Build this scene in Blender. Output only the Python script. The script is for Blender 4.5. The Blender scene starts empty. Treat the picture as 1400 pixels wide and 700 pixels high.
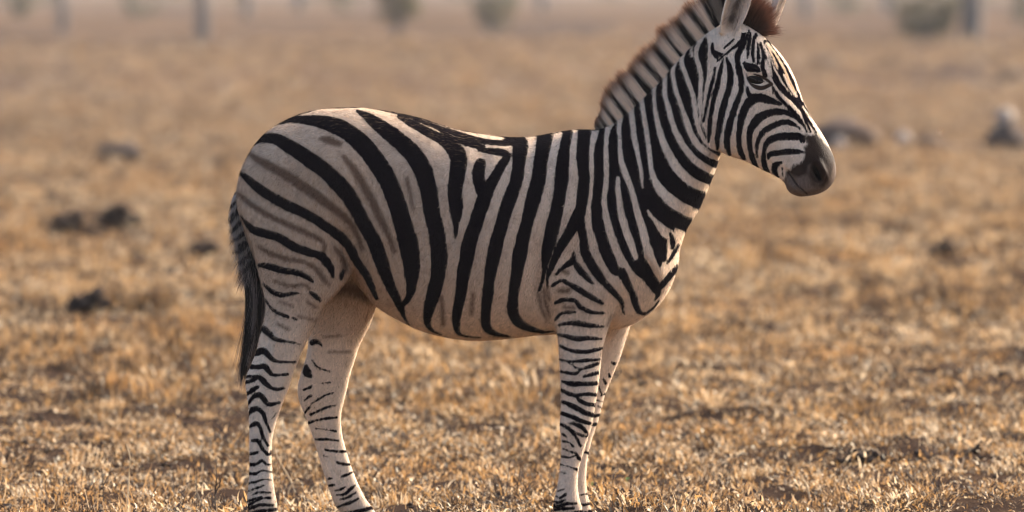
import bpy, math, random
import numpy as np
from mathutils import Vector, Matrix

rng = np.random.default_rng(7)
random.seed(7)
scene = bpy.context.scene

# ------------------------------------------------------------------ camera
FPX, CAM_Y, CAM_Z = 11150.0, -25.0, 1.74          # focal length in photo pixels (1400 wide)
PITCH = math.atan(375.0 / FPX)
cam_data = bpy.data.cameras.new('camera')
cam_data.sensor_width = 36.0
cam_data.lens = FPX / 1400.0 * 36.0
cam_data.clip_start = 0.5
cam_data.clip_end = 6000.0
cam_data.dof.use_dof = True
cam_data.dof.focus_distance = 24.86
cam_data.dof.aperture_fstop = 4.2
cam = bpy.data.objects.new('camera', cam_data)
cam.location = (0, CAM_Y, CAM_Z)
cam.rotation_euler = (math.pi / 2 - PITCH, 0, 0)
scene.collection.objects.link(cam)
scene.camera = cam

# ------------------------------------------------------------------ light
SUN_EL, SUN_AZ = math.radians(33), math.radians(50)    # azimuth from +Y (behind the zebra) to +X
world = bpy.data.worlds.new('World')
scene.world = world
world.use_nodes = True
wn = world.node_tree.nodes
sky = wn.new('ShaderNodeTexSky')
sky.sky_type = 'NISHITA'
sky.sun_disc = False
sky.sun_elevation = SUN_EL
sky.sun_rotation = SUN_AZ
sky.air_density = 0.9
sky.dust_density = 5.0
sky.ozone_density = 1.0
bg = wn['Background']
bg.inputs['Strength'].default_value = 0.15
world.node_tree.links.new(sky.outputs[0], bg.inputs[0])
sun_data = bpy.data.lights.new('sun', 'SUN')
sun_data.energy = 4.3
sun_data.angle = math.radians(0.55)
sun_data.color = (1.0, 0.90, 0.76)
sun = bpy.data.objects.new('sun', sun_data)
sdir = Vector((math.sin(SUN_AZ) * math.cos(SUN_EL), math.cos(SUN_AZ) * math.cos(SUN_EL), math.sin(SUN_EL)))
sun.rotation_euler = sdir.to_track_quat('Z', 'Y').to_euler()
sun.location = (10, 20, 30)
scene.collection.objects.link(sun)
scene.view_settings.view_transform = 'Standard'
scene.view_settings.look = 'None'
scene.view_settings.exposure = 1.36
scene.view_settings.gamma = 1.0
scene.cycles.use_denoising = True
scene.cycles.filter_width = 1.0
scene.cycles.max_bounces = 6
scene.cycles.volume_bounces = 0
scene.cycles.transparent_max_bounces = 4

# ------------------------------------------------------------------ pixel helpers
cp, sp_ = math.cos(PITCH), math.sin(PITCH)
def P(px, py, Y=0.0):
    """photo pixel -> point on the vertical plane y = Y (works on arrays)"""
    u = (np.asarray(px, float) - 700.0) / FPX
    v = (350.0 - np.asarray(py, float)) / FPX
    dy = cp + v * sp_
    dz = -sp_ + v * cp
    t = (Y - CAM_Y) / dy
    return np.stack([t * u, np.full_like(u, 0) + Y, CAM_Z + t * dz], -1)
def G(px, py):
    """photo pixel -> point on the ground"""
    u = (px - 700.0) / FPX
    v = (350.0 - py) / FPX
    dy = cp + v * sp_
    dz = -sp_ + v * cp
    t = -CAM_Z / dz
    return np.array([t * u, CAM_Y + t * dy, 0.0])
PXM = 446.0

# ------------------------------------------------------------------ generic helpers
def link(o, parent=None):
    scene.collection.objects.link(o)
    if parent is not None:
        o.parent = parent
    return o
def empty(name, loc, parent=None):
    o = bpy.data.objects.new(name, None)
    o.location = loc
    o.empty_display_size = 0.1
    return link(o, parent)
def tag(o, label=None, cat=None, group=None, kind=None):
    if label: o['label'] = label
    if cat: o['category'] = cat
    if group: o['group'] = group
    if kind: o['kind'] = kind
    return o
def mesh_np(name, verts, faces, smooth=True):
    """fast mesh from arrays; faces (n,3) or (n,4)"""
    verts = np.asarray(verts, np.float32); faces = np.asarray(faces, np.int32)
    me = bpy.data.meshes.new(name)
    n, k = faces.shape
    me.vertices.add(len(verts)); me.vertices.foreach_set('co', verts.ravel())
    me.loops.add(n * k); me.loops.foreach_set('vertex_index', faces.ravel())
    me.polygons.add(n)
    me.polygons.foreach_set('loop_start', np.arange(0, n * k, k, dtype=np.int32))
    me.polygons.foreach_set('use_smooth', np.full(n, smooth))
    me.update(calc_edges=True)
    return me
def fattr(me, name, vals):
    a = me.attributes.new(name, 'FLOAT', 'POINT')
    a.data.foreach_set('value', np.asarray(vals, np.float32))
def obj(name, me, mat=None, parent=None, loc=None):
    o = bpy.data.objects.new(name, me)
    if mat is not None: me.materials.append(mat)
    if loc is not None: o.location = loc
    return link(o, parent)
def catmull(pts, n):
    pts = np.asarray(pts, float)
    q = np.vstack([2 * pts[0] - pts[1], pts, 2 * pts[-1] - pts[-2]])
    out = []
    for i in range(1, len(q) - 2):
        for j in range(n):
            t = j / n
            out.append(0.5 * (2 * q[i] + (q[i + 1] - q[i - 1]) * t + (2 * q[i - 1] - 5 * q[i] + 4 * q[i + 1] - q[i + 2]) * t * t
                              + (3 * q[i] - q[i - 1] - 3 * q[i + 1] + q[i + 2]) * t ** 3))
    out.append(pts[-1])
    return np.array(out)

# value noise in numpy (for geometry)
def vnoise(x, y, seed=0):
    xi = np.floor(x).astype(np.int64); yi = np.floor(y).astype(np.int64)
    xf = x - xi; yf = y - yi
    def h(a, b):
        n = (a * 374761393 + b * 668265263 + seed * 974711) & 0xFFFFFFFF
        n = ((n ^ (n >> 13)) * 1274126177) & 0xFFFFFFFF
        return ((n ^ (n >> 16)) & 0xFFFF) / 65535.0
    u = xf * xf * (3 - 2 * xf); v = yf * yf * (3 - 2 * yf)
    return (h(xi, yi) * (1 - u) + h(xi + 1, yi) * u) * (1 - v) + (h(xi, yi + 1) * (1 - u) + h(xi + 1, yi + 1) * u) * v

# ------------------------------------------------------------------ material helpers
def new_mat(name):
    m = bpy.data.materials.new(name); m.use_nodes = True
    nt = m.node_tree
    for n in list(nt.nodes): nt.nodes.remove(n)
    out = nt.nodes.new('ShaderNodeOutputMaterial')
    return m, nt, out
class NB:
    """small node builder"""
    def __init__(s, nt): s.nt = nt
    def node(s, t, **kw):
        n = s.nt.nodes.new(t)
        for k, v in kw.items(): setattr(n, k, v)
        return n
    def put(s, sock, v):
        if hasattr(v, 'is_linked') or isinstance(v, bpy.types.NodeSocket): s.nt.links.new(v, sock)
        else: sock.default_value = v
    def attr(s, name, out='Fac'):
        return s.node('ShaderNodeAttribute', attribute_name=name).outputs[out]
    def math(s, op, a, b=None, clamp=False):
        n = s.node('ShaderNodeMath', operation=op, use_clamp=clamp)
        s.put(n.inputs[0], a)
        if b is not None: s.put(n.inputs[1], b)
        return n.outputs[0]
    def noise(s, scale, vec=None, detail=3.0, rough=0.55, out='Fac'):
        n = s.node('ShaderNodeTexNoise')
        n.inputs['Scale'].default_value = scale; n.inputs['Detail'].default_value = detail
        n.inputs['Roughness'].default_value = rough
        if vec is not None: s.nt.links.new(vec, n.inputs['Vector'])
        return n.outputs[out]
    def pos(s): return s.node('ShaderNodeNewGeometry').outputs['Position']
    def scale(s, vec, sc):
        n = s.node('ShaderNodeMapping'); s.nt.links.new(vec, n.inputs[0]); n.inputs['Scale'].default_value = sc
        return n.outputs[0]
    def mix(s, f, a, b):
        n = s.node('ShaderNodeMix', data_type='RGBA')
        s.put(n.inputs[0], f)
        for i, v in ((6, a), (7, b)):
            s.put(n.inputs[i], v if not isinstance(v, tuple) else (*v, 1.0) if len(v) == 3 else v)
        return n.outputs[2]
    def ramp(s, f, lo, hi, a=0.0, b=1.0):
        n = s.node('ShaderNodeMapRange', interpolation_type='SMOOTHSTEP')
        s.put(n.inputs[0], f); n.inputs[1].default_value = lo; n.inputs[2].default_value = hi
        n.inputs[3].default_value = a; n.inputs[4].default_value = b
        return n.outputs[0]
    def bsdf(s, col, rough=0.8, spec=0.3, normal=None):
        n = s.node('ShaderNodeBsdfPrincipled')
        s.put(n.inputs['Base Color'], col if not isinstance(col, tuple) else (*col, 1.0))
        s.put(n.inputs['Roughness'], rough); s.put(n.inputs['Specular IOR Level'], spec)
        if normal is not None: s.nt.links.new(normal, n.inputs['Normal'])
        return n
    def bump(s, h, strength=0.3, dist=0.01):
        n = s.node('ShaderNodeBump'); n.inputs['Strength'].default_value = strength; n.inputs['Distance'].default_value = dist
        s.nt.links.new(h, n.inputs['Height']); return n.outputs[0]

# ------------------------------------------------------------------ ground
def ground_z(x, y):
    x = np.asarray(x, float); y = np.asarray(y, float)
    z = (vnoise(x * 2.1, y * 2.1, 3) - 0.5) * 0.058 + (vnoise(x * 5.3, y * 5.3, 5) - 0.5) * 0.045 + (vnoise(x * .35, y * .35, 9) - 0.5) * 0.05
    far = np.clip((y - 40) / 120, 0, 1)
    z = z + far * (vnoise(x * .045, y * .045, 11) - 0.5) * 0.35
    near = np.exp(-((x + 0.1) / 1.1) ** 4 - ((y - .05) / 0.6) ** 4)
    for px_, py_, w_ in ((1184, 632, 95), (1256, 628, 44), (1342, 622, 56)):
        g = G(px_, py_); near = np.maximum(near, .85 * np.exp(-((x - g[0]) / .22) ** 4 - ((y - g[1] + .5) / .8) ** 4))
    return z * (1 - near)

def build_ground():
    def axis(segs):
        out = [segs[0][0]]
        for a, b, n in segs: out += list(np.linspace(a, b, n + 1)[1:])
        return np.array(out)
    xs = axis([(-2500, -300, 8), (-300, -40, 20), (-40, -9, 30), (-9, -4, 50), (-4, 4, 150), (4, 9, 50), (9, 40, 30), (40, 300, 20), (300, 2500, 8)])
    ys = axis([(-400, -30, 12), (-30, -6, 40), (-6, -2, 50), (-2, 14, 260), (14, 40, 170), (40, 120, 140), (120, 500, 60), (500, 3500, 12)])
    X, Y = np.meshgrid(xs, ys)
    Z = ground_z(X, Y)
    V = np.stack([X, Y, Z], -1).reshape(-1, 3)
    nx, ny = len(xs), len(ys)
    i = np.arange((ny - 1) * (nx - 1)); r, c = i // (nx - 1), i % (nx - 1)
    a = r * nx + c
    F = np.stack([a, a + 1, a + nx + 1, a + nx], -1)
    m, nt, out = new_mat('dry_ground')
    b = NB(nt); pos = b.pos()
    n1 = b.noise(0.055, b.scale(pos, (1, .45, 1)), 4, .6)
    n2 = b.noise(0.6, pos, 4, .6)
    n3 = b.noise(9, pos, 5, .65)
    n4 = b.noise(70, pos, 4, .7)
    straw = b.mix(n4, (0.06, 0.036, 0.02), (0.27, 0.16, 0.075))
    straw = b.mix(b.ramp(n2, .35, .7, 0, .6), straw, (0.26, 0.155, 0.075))
    soil = b.mix(n3, (0.018, 0.012, 0.010), (0.065, 0.042, 0.030))
    mask = b.math('ADD', b.math('MULTIPLY', n1, 0.75), b.math('ADD', b.math('MULTIPLY', n2, .35), b.math('MULTIPLY', n3, .35)))
    f = b.ramp(mask, 0.68, 0.90)
    col = b.mix(f, soil, straw)
    # far plain is paler, thinner straw over dusty soil
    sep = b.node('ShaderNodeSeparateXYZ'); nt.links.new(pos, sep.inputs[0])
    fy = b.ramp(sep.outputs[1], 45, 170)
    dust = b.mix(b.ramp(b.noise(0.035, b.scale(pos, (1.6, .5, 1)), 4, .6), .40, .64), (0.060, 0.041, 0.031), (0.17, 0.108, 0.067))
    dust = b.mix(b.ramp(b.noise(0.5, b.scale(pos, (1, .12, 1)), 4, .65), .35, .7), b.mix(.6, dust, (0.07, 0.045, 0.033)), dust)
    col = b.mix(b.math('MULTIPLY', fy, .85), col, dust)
    wig = b.math('MULTIPLY', b.math('SUBTRACT', b.noise(0.06, b.scale(pos, (1, .5, 1)), 3, .6), .5), 110.0)
    yw = b.math('ADD', sep.outputs[1], wig)
    band = b.math('MULTIPLY', b.ramp(yw, 62, 92), b.ramp(yw, 120, 165, 1, 0))
    col = b.mix(b.math('MULTIPLY', band, .75), col, b.mix(n2, (0.060, 0.040, 0.032), (0.14, 0.092, 0.066)))
    pn = b.noise(1.0, b.scale(pos, (.17, .028, 1)), 3, .55)
    col = b.mix(b.math('MULTIPLY', b.ramp(pn, .50, .62), b.ramp(sep.outputs[1], 50, 85)), col, b.mix(n2, (0.040, 0.030, 0.028), (0.085, 0.062, 0.052)))
    h = b.math('ADD', b.math('MULTIPLY', n3, .6), b.math('MULTIPLY', n4, .4))
    bs = b.bsdf(col, 1.0, 0.0, b.bump(h, .8, .03))
    nt.links.new(bs.outputs[0], out.inputs[0])
    o = obj('ground', mesh_np('ground', V, F), m)
    tag(o, kind='structure')
    return o
build_ground()

# ------------------------------------------------------------------ dry grass
def grass_material():
    m, nt, out = new_mat('dry_grass_blades')
    b = NB(nt)
    c = b.attr('tone')
    oi = b.node('ShaderNodeObjectInfo').outputs['Random']
    pos = b.pos()
    big = b.noise(0.45, pos, 3, .55)
    pale = (0.68, 0.53, 0.35); gold = (0.415, 0.228, 0.082); orange = (0.40, 0.165, 0.038); brown = (0.038, 0.022, 0.015)
    f = b.math('ADD', b.math('MULTIPLY', c, .52), b.math('MULTIPLY', oi, .48))
    col = b.mix(b.ramp(f, .42, .57), brown, gold)
    col = b.mix(b.ramp(f, .57, .82), col, pale)
    col = b.mix(b.math('MULTIPLY', b.math('MULTIPLY', b.ramp(big, .45, .65), b.ramp(oi, .35, .6)), b.ramp(c, .3, .55)), col, b.mix(b.ramp(c, .2, .8), orange, gold))
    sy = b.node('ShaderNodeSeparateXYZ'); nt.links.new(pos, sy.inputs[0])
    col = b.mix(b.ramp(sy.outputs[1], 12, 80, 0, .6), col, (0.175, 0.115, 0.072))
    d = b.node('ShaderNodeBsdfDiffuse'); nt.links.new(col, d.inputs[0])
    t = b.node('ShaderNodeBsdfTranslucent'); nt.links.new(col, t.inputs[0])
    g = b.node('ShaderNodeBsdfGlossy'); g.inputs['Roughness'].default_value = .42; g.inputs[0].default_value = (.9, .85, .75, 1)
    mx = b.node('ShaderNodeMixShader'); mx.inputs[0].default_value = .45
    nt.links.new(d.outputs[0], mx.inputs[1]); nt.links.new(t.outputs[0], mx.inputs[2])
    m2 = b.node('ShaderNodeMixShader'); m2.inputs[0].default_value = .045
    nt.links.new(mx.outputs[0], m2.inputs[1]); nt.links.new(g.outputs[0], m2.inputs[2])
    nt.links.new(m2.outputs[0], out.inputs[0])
    return m
GRASS = grass_material()

def blades(n, spread, hmin, hmax, lean, width, seed, flat=0.25):
    """n curved tapering blades rooted in a disc -> verts, tris, tone"""
    r = np.random.default_rng(seed)
    V, F, T = [], [], []
    for i in range(n):
        a = r.uniform(0, 2 * math.pi); rad = spread * math.sqrt(r.uniform())
        root = np.array([math.cos(a) * rad, math.sin(a) * rad, -0.006])
        h = r.uniform(hmin, hmax) * (1 - .45 * rad / max(spread, 1e-6))
        az = a + r.normal(0, .9)
        ln = abs(r.normal(lean, .35)) if r.uniform() > flat else r.uniform(1.15, 1.7)
        dirn = np.array([math.cos(az), math.sin(az), 0])
        side = np.array([-dirn[1], dirn[0], 0]); tw = r.uniform(-1.2, 1.2)
        side = side * math.cos(tw) + dirn * math.sin(tw)
        w = width * r.uniform(.6, 1.3)
        base = len(V); p = root.copy(); ang = ln * .6
        K = 3
        for k in range(K):
            ww = w * (1 - .22 * k)
            V += [p - side * ww / 2, p + side * ww / 2]
            p = p + (dirn * math.sin(ang) + np.array([0, 0, math.cos(ang)])) * h / K
            ang += ln * .35 * r.uniform(.4, 1.4)
        V.append(p)
        for k in range(K - 1):
            q = base + 2 * k; F += [(q, q + 1, q + 3), (q, q + 3, q + 2)]
        q = base + 2 * (K - 1); F.append((q, q + 1, q + 2))
        T += [float(np.clip(r.normal(.52, .30), 0, 1))] * (2 * K + 1)
    return np.array(V), np.array(F), np.array(T)

tuft_col = bpy.data.collections.new('grass_tufts')
for i in range(10):
    if i < 6:   V, F, T = blades(44, .06, .014, .042, 1.15, .0052, 100 + i, .55)      # low rosettes
    elif i < 8: V, F, T = blades(30, .10, .012, .045, 1.3, .0055, 100 + i, .85)      # flattened litter
    elif i == 8:
        V, F, T = blades(90, .06, .03, .085, .6, .0038, 100 + i, .2); T = T * .7      # brown tussock
    else:       V, F, T = blades(7, .05, .05, .11, .4, .0026, 100 + i, .1)           # upright straws
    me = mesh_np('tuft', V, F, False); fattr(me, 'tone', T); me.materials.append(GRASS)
    tuft_col.objects.link(bpy.data.objects.new('tuft_%02d' % i, me))

DUNG_PX = [(1184, 632, 95), (1256, 628, 44), (1342, 622, 56), (280, 352, 46), (95, 324, 60), (165, 316, 70), (122, 436, 64), (1294, 356, 44), (1134, 345, 30), (640, 470, 36), (950, 590, 40)]
DUNG_XY = [(G(a, b)[0], G(a, b)[1], c * (G(a, b)[1] + 25) / FPX / 2) for a, b, c in DUNG_PX]
def scatter():
    pts, rots, scl, idx = [], [], [], []
    zones = [(-5.0, 8.0, 3.4, 330, 1.1), (8.0, 22.0, 5.0, 170, 1.35), (22, 48, 12.0, 70, 1.7), (48, 100, 24.0, 22, 2.3), (100, 230, 45, 5, 3.2)]
    for y0, y1, hw, dens, sc in zones:
        n = int((y1 - y0) * 2 * hw * dens)
        x = rng.uniform(-hw, hw, n); y = rng.uniform(y0, y1, n)
        cover = .25 * vnoise(x * 1.1, y * .3, 21) + .75 * vnoise(x * 5.5, y * 2.2, 22)
        keep = cover + rng.normal(0, .08, n) > np.where((y > 75) & (y < 150), .36 + .12 * np.sin((y - 75) / 75 * np.pi), .385)
        gap = ~keep & (rng.uniform(size=n) < .22); keep |= gap
        keep &= rng.uniform(size=n) < 1 - np.clip((y - 110) / 120, 0, 1)
        keep &= (np.abs(x) < 1.5 + (y + 25) * .16)
        for dx, dy, dr in DUNG_XY: keep &= ~((np.abs(x - dx) < dr * 1.0) & (y > dy - (.9 if dy < 10 else 1.8)) & (y < dy + .12) & (rng.uniform(size=n) < .8))
        x, y, cover, gap = x[keep], y[keep], cover[keep], gap[keep]
        n = len(x)
        k = rng.choice(10, n, p=[.11] * 6 + [.145, .145, .02, .03])
        tus = (vnoise(x * 1.3 + 9, y * .4, 33) > .66) & (rng.uniform(size=n) < .4) & (y > 7)
        k = np.where(tus, 8, k)
        k = np.where((k == 8) & ~tus & (vnoise(x * .5, y * .5, 31) < .5), 0, k)
        k = np.where(gap, 6 + (k % 2), k)
        pts.append(np.stack([x, y, ground_z(x, y)], -1))
        rots.append(np.stack([rng.normal(0, .3, n), rng.normal(0, .3, n), rng.uniform(0, 6.28, n)], -1))
        scl.append(sc * rng.uniform(.5, 1.35, n) * (.45 + 1.15 * cover)); idx.append(k)
    pts = np.concatenate(pts); rots = np.concatenate(rots); scl = np.concatenate(scl); idx = np.concatenate(idx)
    me = bpy.data.meshes.new('dry_grass'); me.vertices.add(len(pts)); me.vertices.foreach_set('co', pts.astype(np.float32).ravel())
    a = me.attributes.new('rot', 'FLOAT_VECTOR', 'POINT'); a.data.foreach_set('vector', rots.astype(np.float32).ravel())
    fattr(me, 'scl', scl)
    a = me.attributes.new('idx', 'INT', 'POINT'); a.data.foreach_set('value', idx.astype(np.int32))
    o = obj('dry_grass', me)
    ng = bpy.data.node_groups.new('grass_scatter', 'GeometryNodeTree')
    ng.interface.new_socket('Geometry', in_out='INPUT', socket_type='NodeSocketGeometry')
    ng.interface.new_socket('Geometry', in_out='OUTPUT', socket_type='NodeSocketGeometry')
    N, L = ng.nodes, ng.links
    gi, go = N.new('NodeGroupInput'), N.new('NodeGroupOutput')
    ip = N.new('GeometryNodeInstanceOnPoints'); ci = N.new('GeometryNodeCollectionInfo')
    ci.inputs['Collection'].default_value = tuft_col
    ci.inputs['Separate Children'].default_value = True
    ci.inputs['Reset Children'].default_value = True
    ip.inputs['Pick Instance'].default_value = True
    def named(nm, t):
        n = N.new('GeometryNodeInputNamedAttribute'); n.data_type = t; n.inputs[0].default_value = nm; return n.outputs[0]
    L.new(gi.outputs[0], ip.inputs['Points']); L.new(ci.outputs[0], ip.inputs['Instance'])
    L.new(named('idx', 'INT'), ip.inputs['Instance Index'])
    L.new(named('rot', 'FLOAT_VECTOR'), ip.inputs['Rotation'])
    L.new(named('scl', 'FLOAT'), ip.inputs['Scale'])
    L.new(ip.outputs[0], go.inputs[0])
    md = o.modifiers.new('scatter', 'NODES'); md.node_group = ng
    tag(o, 'short dry golden grass stubble covering the plain', 'grass', kind='stuff')
    print('grass tufts', len(pts))
scatter()

# ================================================================== ZEBRA
# ---- body: lofted sections (upper/left pixel, lower/right pixel, half thickness, centre y, taper, superellipse power)
def loft(rows, theta=0.0, n=40, sub=4):
    R = catmull(np.array(rows, float), sub)
    V, F = [], []
    t = np.linspace(0, 2 * math.pi, n, endpoint=False)
    for ax, ay, bx, by, h, yc, k, p in R:
        h = max(h, .002)
        A = P(ax, ay, yc); B = P(bx, by, yc)
        c = (A + B) / 2; a1 = (A - B) / 2
        S = np.sign(np.sin(t)) * np.abs(np.sin(t)) ** (2 / p); C = np.sign(np.cos(t)) * np.abs(np.cos(t)) ** (2 / p)
        lat = np.array([math.sin(theta), math.cos(theta), 0]) * h
        V.append(c + S[:, None] * a1 + (C * (1 - k * S))[:, None] * lat)
    m = len(R)
    V = np.concatenate(V + [V[0].mean(0)[None], V[-1].mean(0)[None]])
    quads = []
    for i in range(m - 1):
        for j in range(n):
            quads.append((i * n + j, i * n + (j + 1) % n, (i + 1) * n + (j + 1) % n, (i + 1) * n + j))
    tris = [(m * n, (j + 1) % n, j) for j in range(n)] + [(m * n + 1, (m - 1) * n + j, (m - 1) * n + (j + 1) % n) for j in range(n)]
    return V, quads + tris

def vslices(rows):      # (x, top, bottom, hw, k, p)
    return [(x, a, x, b, h, 0.0, k, p) for x, a, b, h, k, p in rows]
torso = vslices([
    (323, 262, 282, .02, 0, 2), (328, 238, 298, .075, 0, 2), (335, 220, 314, .115, 0, 2), (345, 203, 335, .15, 0, 2.1),
    (360, 186, 362, .182, 0, 2.2), (380, 171, 382, .205, 0.02, 2.2), (410, 156, 378, .222, 0.160, 2.05), (440, 149, 374, .232, 0.180, 2.05),
    (475, 147, 374, .240, 0.190, 2.05), (495, 147.5, 396, .245, 0.180, 2.05), (514, 149.5, 418, .25, 0.170, 2.05), (545, 155, 437, .258, 0.130, 2.05),
    (580, 163.5, 453, .266, 0.080, 2.1), (615, 174, 461, .27, 0.060, 2.1), (650, 182, 464.5, .272, 0.050, 2.1), (690, 187.5, 463, .268, 0.050, 2.1),
    (730, 186.5, 459, .255, 0.070, 2.1), (770, 179.5, 456, .235, .02, 2.2), (800, 177, 455, .212, .12, 2.2), (830, 182, 453, .19, .2, 2.2),
    (860, 205, 445, .17, .1, 2.1), (885, 240, 431, .148, 0, 2.1), (905, 282, 411, .118, 0, 2), (919, 318, 387, .08, 0, 2), (927, 342, 362, .03, 0, 2)])
neck = [(785, 190, 915, 392, .185, 0, .25, 2.1), (812, 178, 927, 345, .16, 0, .33, 2.1), (836, 168, 938, 314, .132, 0, .38, 2.1),
        (861, 149, 955, 286, .112, 0, .40, 2.1), (884, 128, 966, 260, .10, -.003, .40, 2.1), (906, 106, 976, 238, .093, -.006, .38, 2.1),
        (924, 84, 984, 213, .088, -.010, .33, 2.1), (944, 64, 992, 188, .084, -.014, .25, 2.1), (968, 43, 1004, 165, .078, -.018, .15, 2.1),
        (992, 30, 1020, 145, .07, -.024, .1, 2)]
TH = math.radians(9)
head = []
for (ax, ay, bx, by, h, k, p) in [
        (1004, 24, 972, 72, .035, 0, 2), (1022, 32, 963, 98, .062, 0, 2.1), (1038, 44, 964, 130, .078, .0, 2.1), (1052, 57, 968, 162, .09, -.03, 2.1),
        (1065, 71, 976, 190, .097, -.05, 2.15), (1077, 88, 987, 208, .099, -.04, 2.2), (1087, 108, 1004, 215, .094, .0, 2.25), (1095.5, 131, 1022, 221, .084, .06, 2.25),
        (1104, 149, 1039, 230, .074, .06, 2.3), (1114, 167, 1055, 238, .067, .14, 2.3), (1124, 182.5, 1065, 244, .063, .16, 2.3), (1133, 198, 1072.5, 250, .062, .12, 2.3),
        (1139.5, 212, 1075, 258, .064, .05, 2.4), (1143.5, 228, 1081, 265, .062, 0, 2.4), (1142.5, 243, 1094, 269.5, .052, 0, 2.3), (1135, 255, 1109, 268, .034, 0, 2), (1127, 262, 1118, 266, .01, 0, 2)]:
    d = (((ax + bx) / 2 - 990) ** 2 + ((ay + by) / 2 - 50) ** 2) ** .5 / PXM
    head.append((ax, ay, bx, by, h, -.02 - d * math.tan(TH) * .9, k, p))
def leg(rows):
    return [(ax, ay, bx, by, h, y, 0, 2.1) for ax, ay, bx, by, h, y in rows]
hind_near = leg([(330, 276, 470, 240, .05, -.12), (329, 284, 500, 268, .085, -.125), (336, 310, 508, 325, .1, -.13), (346, 342, 490, 362, .1, -.132), (354, 372, 473, 387, .097, -.135),
    (360, 398, 458, 404, .089, -.138), (363, 420, 443, 421, .078, -.14), (360, 442, 430, 445, .066, -.14), (355, 464, 419, 468, .057, -.14), (349, 484, 410, 488, .05, -.14),
    (341, 503, 402, 508, .045, -.14), (335, 519, 396, 526, .043, -.14), (336.5, 540, 388, 546, .041, -.14), (339.5, 558, 382, 562, .036, -.14), (341, 578, 376, 580, .032, -.14),
    (341, 600, 372, 602, .03, -.14), (341, 630, 372, 630, .029, -.14), (340, 655, 373, 655, .031, -.14), (338, 677, 376, 675, .036, -.14), (339, 693, 379, 688, .037, -.14),
    (346, 709, 382, 702, .033, -.14), (351, 724, 392, 716, .036, -.14), (352, 732, 396, 724, .036, -.14)])
hind_far = leg([(355, 290, 500, 262, .06, .12), (360, 310, 516, 300, .09, .125), (372, 342, 523, 345, .1, .13), (388, 370, 522, 383, .1, .132), (402, 398, 518, 406, .09, .135),
    (414, 425, 511, 428, .08, .137), (421, 450, 502, 450, .07, .138), (421, 472, 492, 472, .06, .14), (417, 495, 485, 494, .052, .14), (411, 514, 479, 512, .046, .14),
    (407, 530, 475, 530, .044, .14), (409, 548, 470.5, 546, .042, .14), (417, 568, 466, 566, .036, .14), (424, 587, 466, 585, .032, .14), (432, 610, 470, 606, .03, .14),
    (441, 640, 479, 634, .03, .14), (449, 665, 489, 659, .032, .14), (457, 688, 500, 681, .036, .14), (466, 701, 508, 692, .036, .14), (477, 714, 516, 704, .033, .14),
    (484, 727, 524, 716, .035, .14), (487, 733, 528, 722, .035, .14)])
fore_near = leg([(790, 235, 850, 235, .03, -.10), (772, 258, 878, 258, .06, -.115), (756, 300, 892, 300, .078, -.125), (749, 345, 886, 345, .086, -.13), (748, 382, 872, 384, .083, -.13), (752, 408, 854, 410, .075, -.13),
    (758, 432, 840, 432, .066, -.13), (762, 455, 831, 455, .057, -.13), (764, 480, 824, 480, .05, -.13), (765.5, 508, 820, 508, .046, -.13), (767, 535, 817, 535, .042, -.13),
    (767, 560, 813, 560, .039, -.13), (765.5, 580, 809, 580, .04, -.13), (767, 598, 803, 600, .037, -.13), (768, 616, 797, 620, .031, -.13), (766, 636, 791.5, 638, .027, -.13),
    (763, 660, 789, 660, .027, -.13), (758, 681, 791, 679, .032, -.13), (756, 695, 795, 692, .034, -.13), (761, 710, 798, 703, .03, -.13), (765, 724, 804, 716, .033, -.13), (766, 732, 808, 724, .034, -.13)])
fore_far = leg([(790, 290, 870, 290, .05, .11), (778, 320, 888, 320, .08, .12), (778, 355, 890, 355, .085, .12), (785, 390, 884, 396, .08, .12), (792, 420, 873, 420, .07, .12), (797, 445, 862, 445, .06, .12),
    (798, 481, 851, 481, .05, .12), (795, 513, 838, 513, .044, .12), (790, 540, 828, 540, .04, .12), (786, 568, 820, 568, .038, .12), (783, 595, 810.5, 595, .035, .12),
    (783, 618, 805, 618, .029, .12), (781, 640, 802, 640, .027, .12), (779, 663, 801, 663, .028, .12), (776, 684, 804, 681, .032, .12), (775, 697, 807, 693, .033, .12),
    (779, 710, 811, 703, .03, .12), (783, 724, 817, 716, .032, .12), (785, 732, 820, 724, .033, .12)])
dock = [(324, 262, 342, 268, .022, 0, 0, 2), (322, 282, 341, 286, .02, 0, 0, 2), (327, 310, 345, 312, .018, 0, 0, 2), (336, 340, 352, 342, .016, 0, 0, 2),
        (345, 372, 357, 373, .013, 0, 0, 2), (351, 400, 359, 400, .009, 0, 0, 2)]

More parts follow.
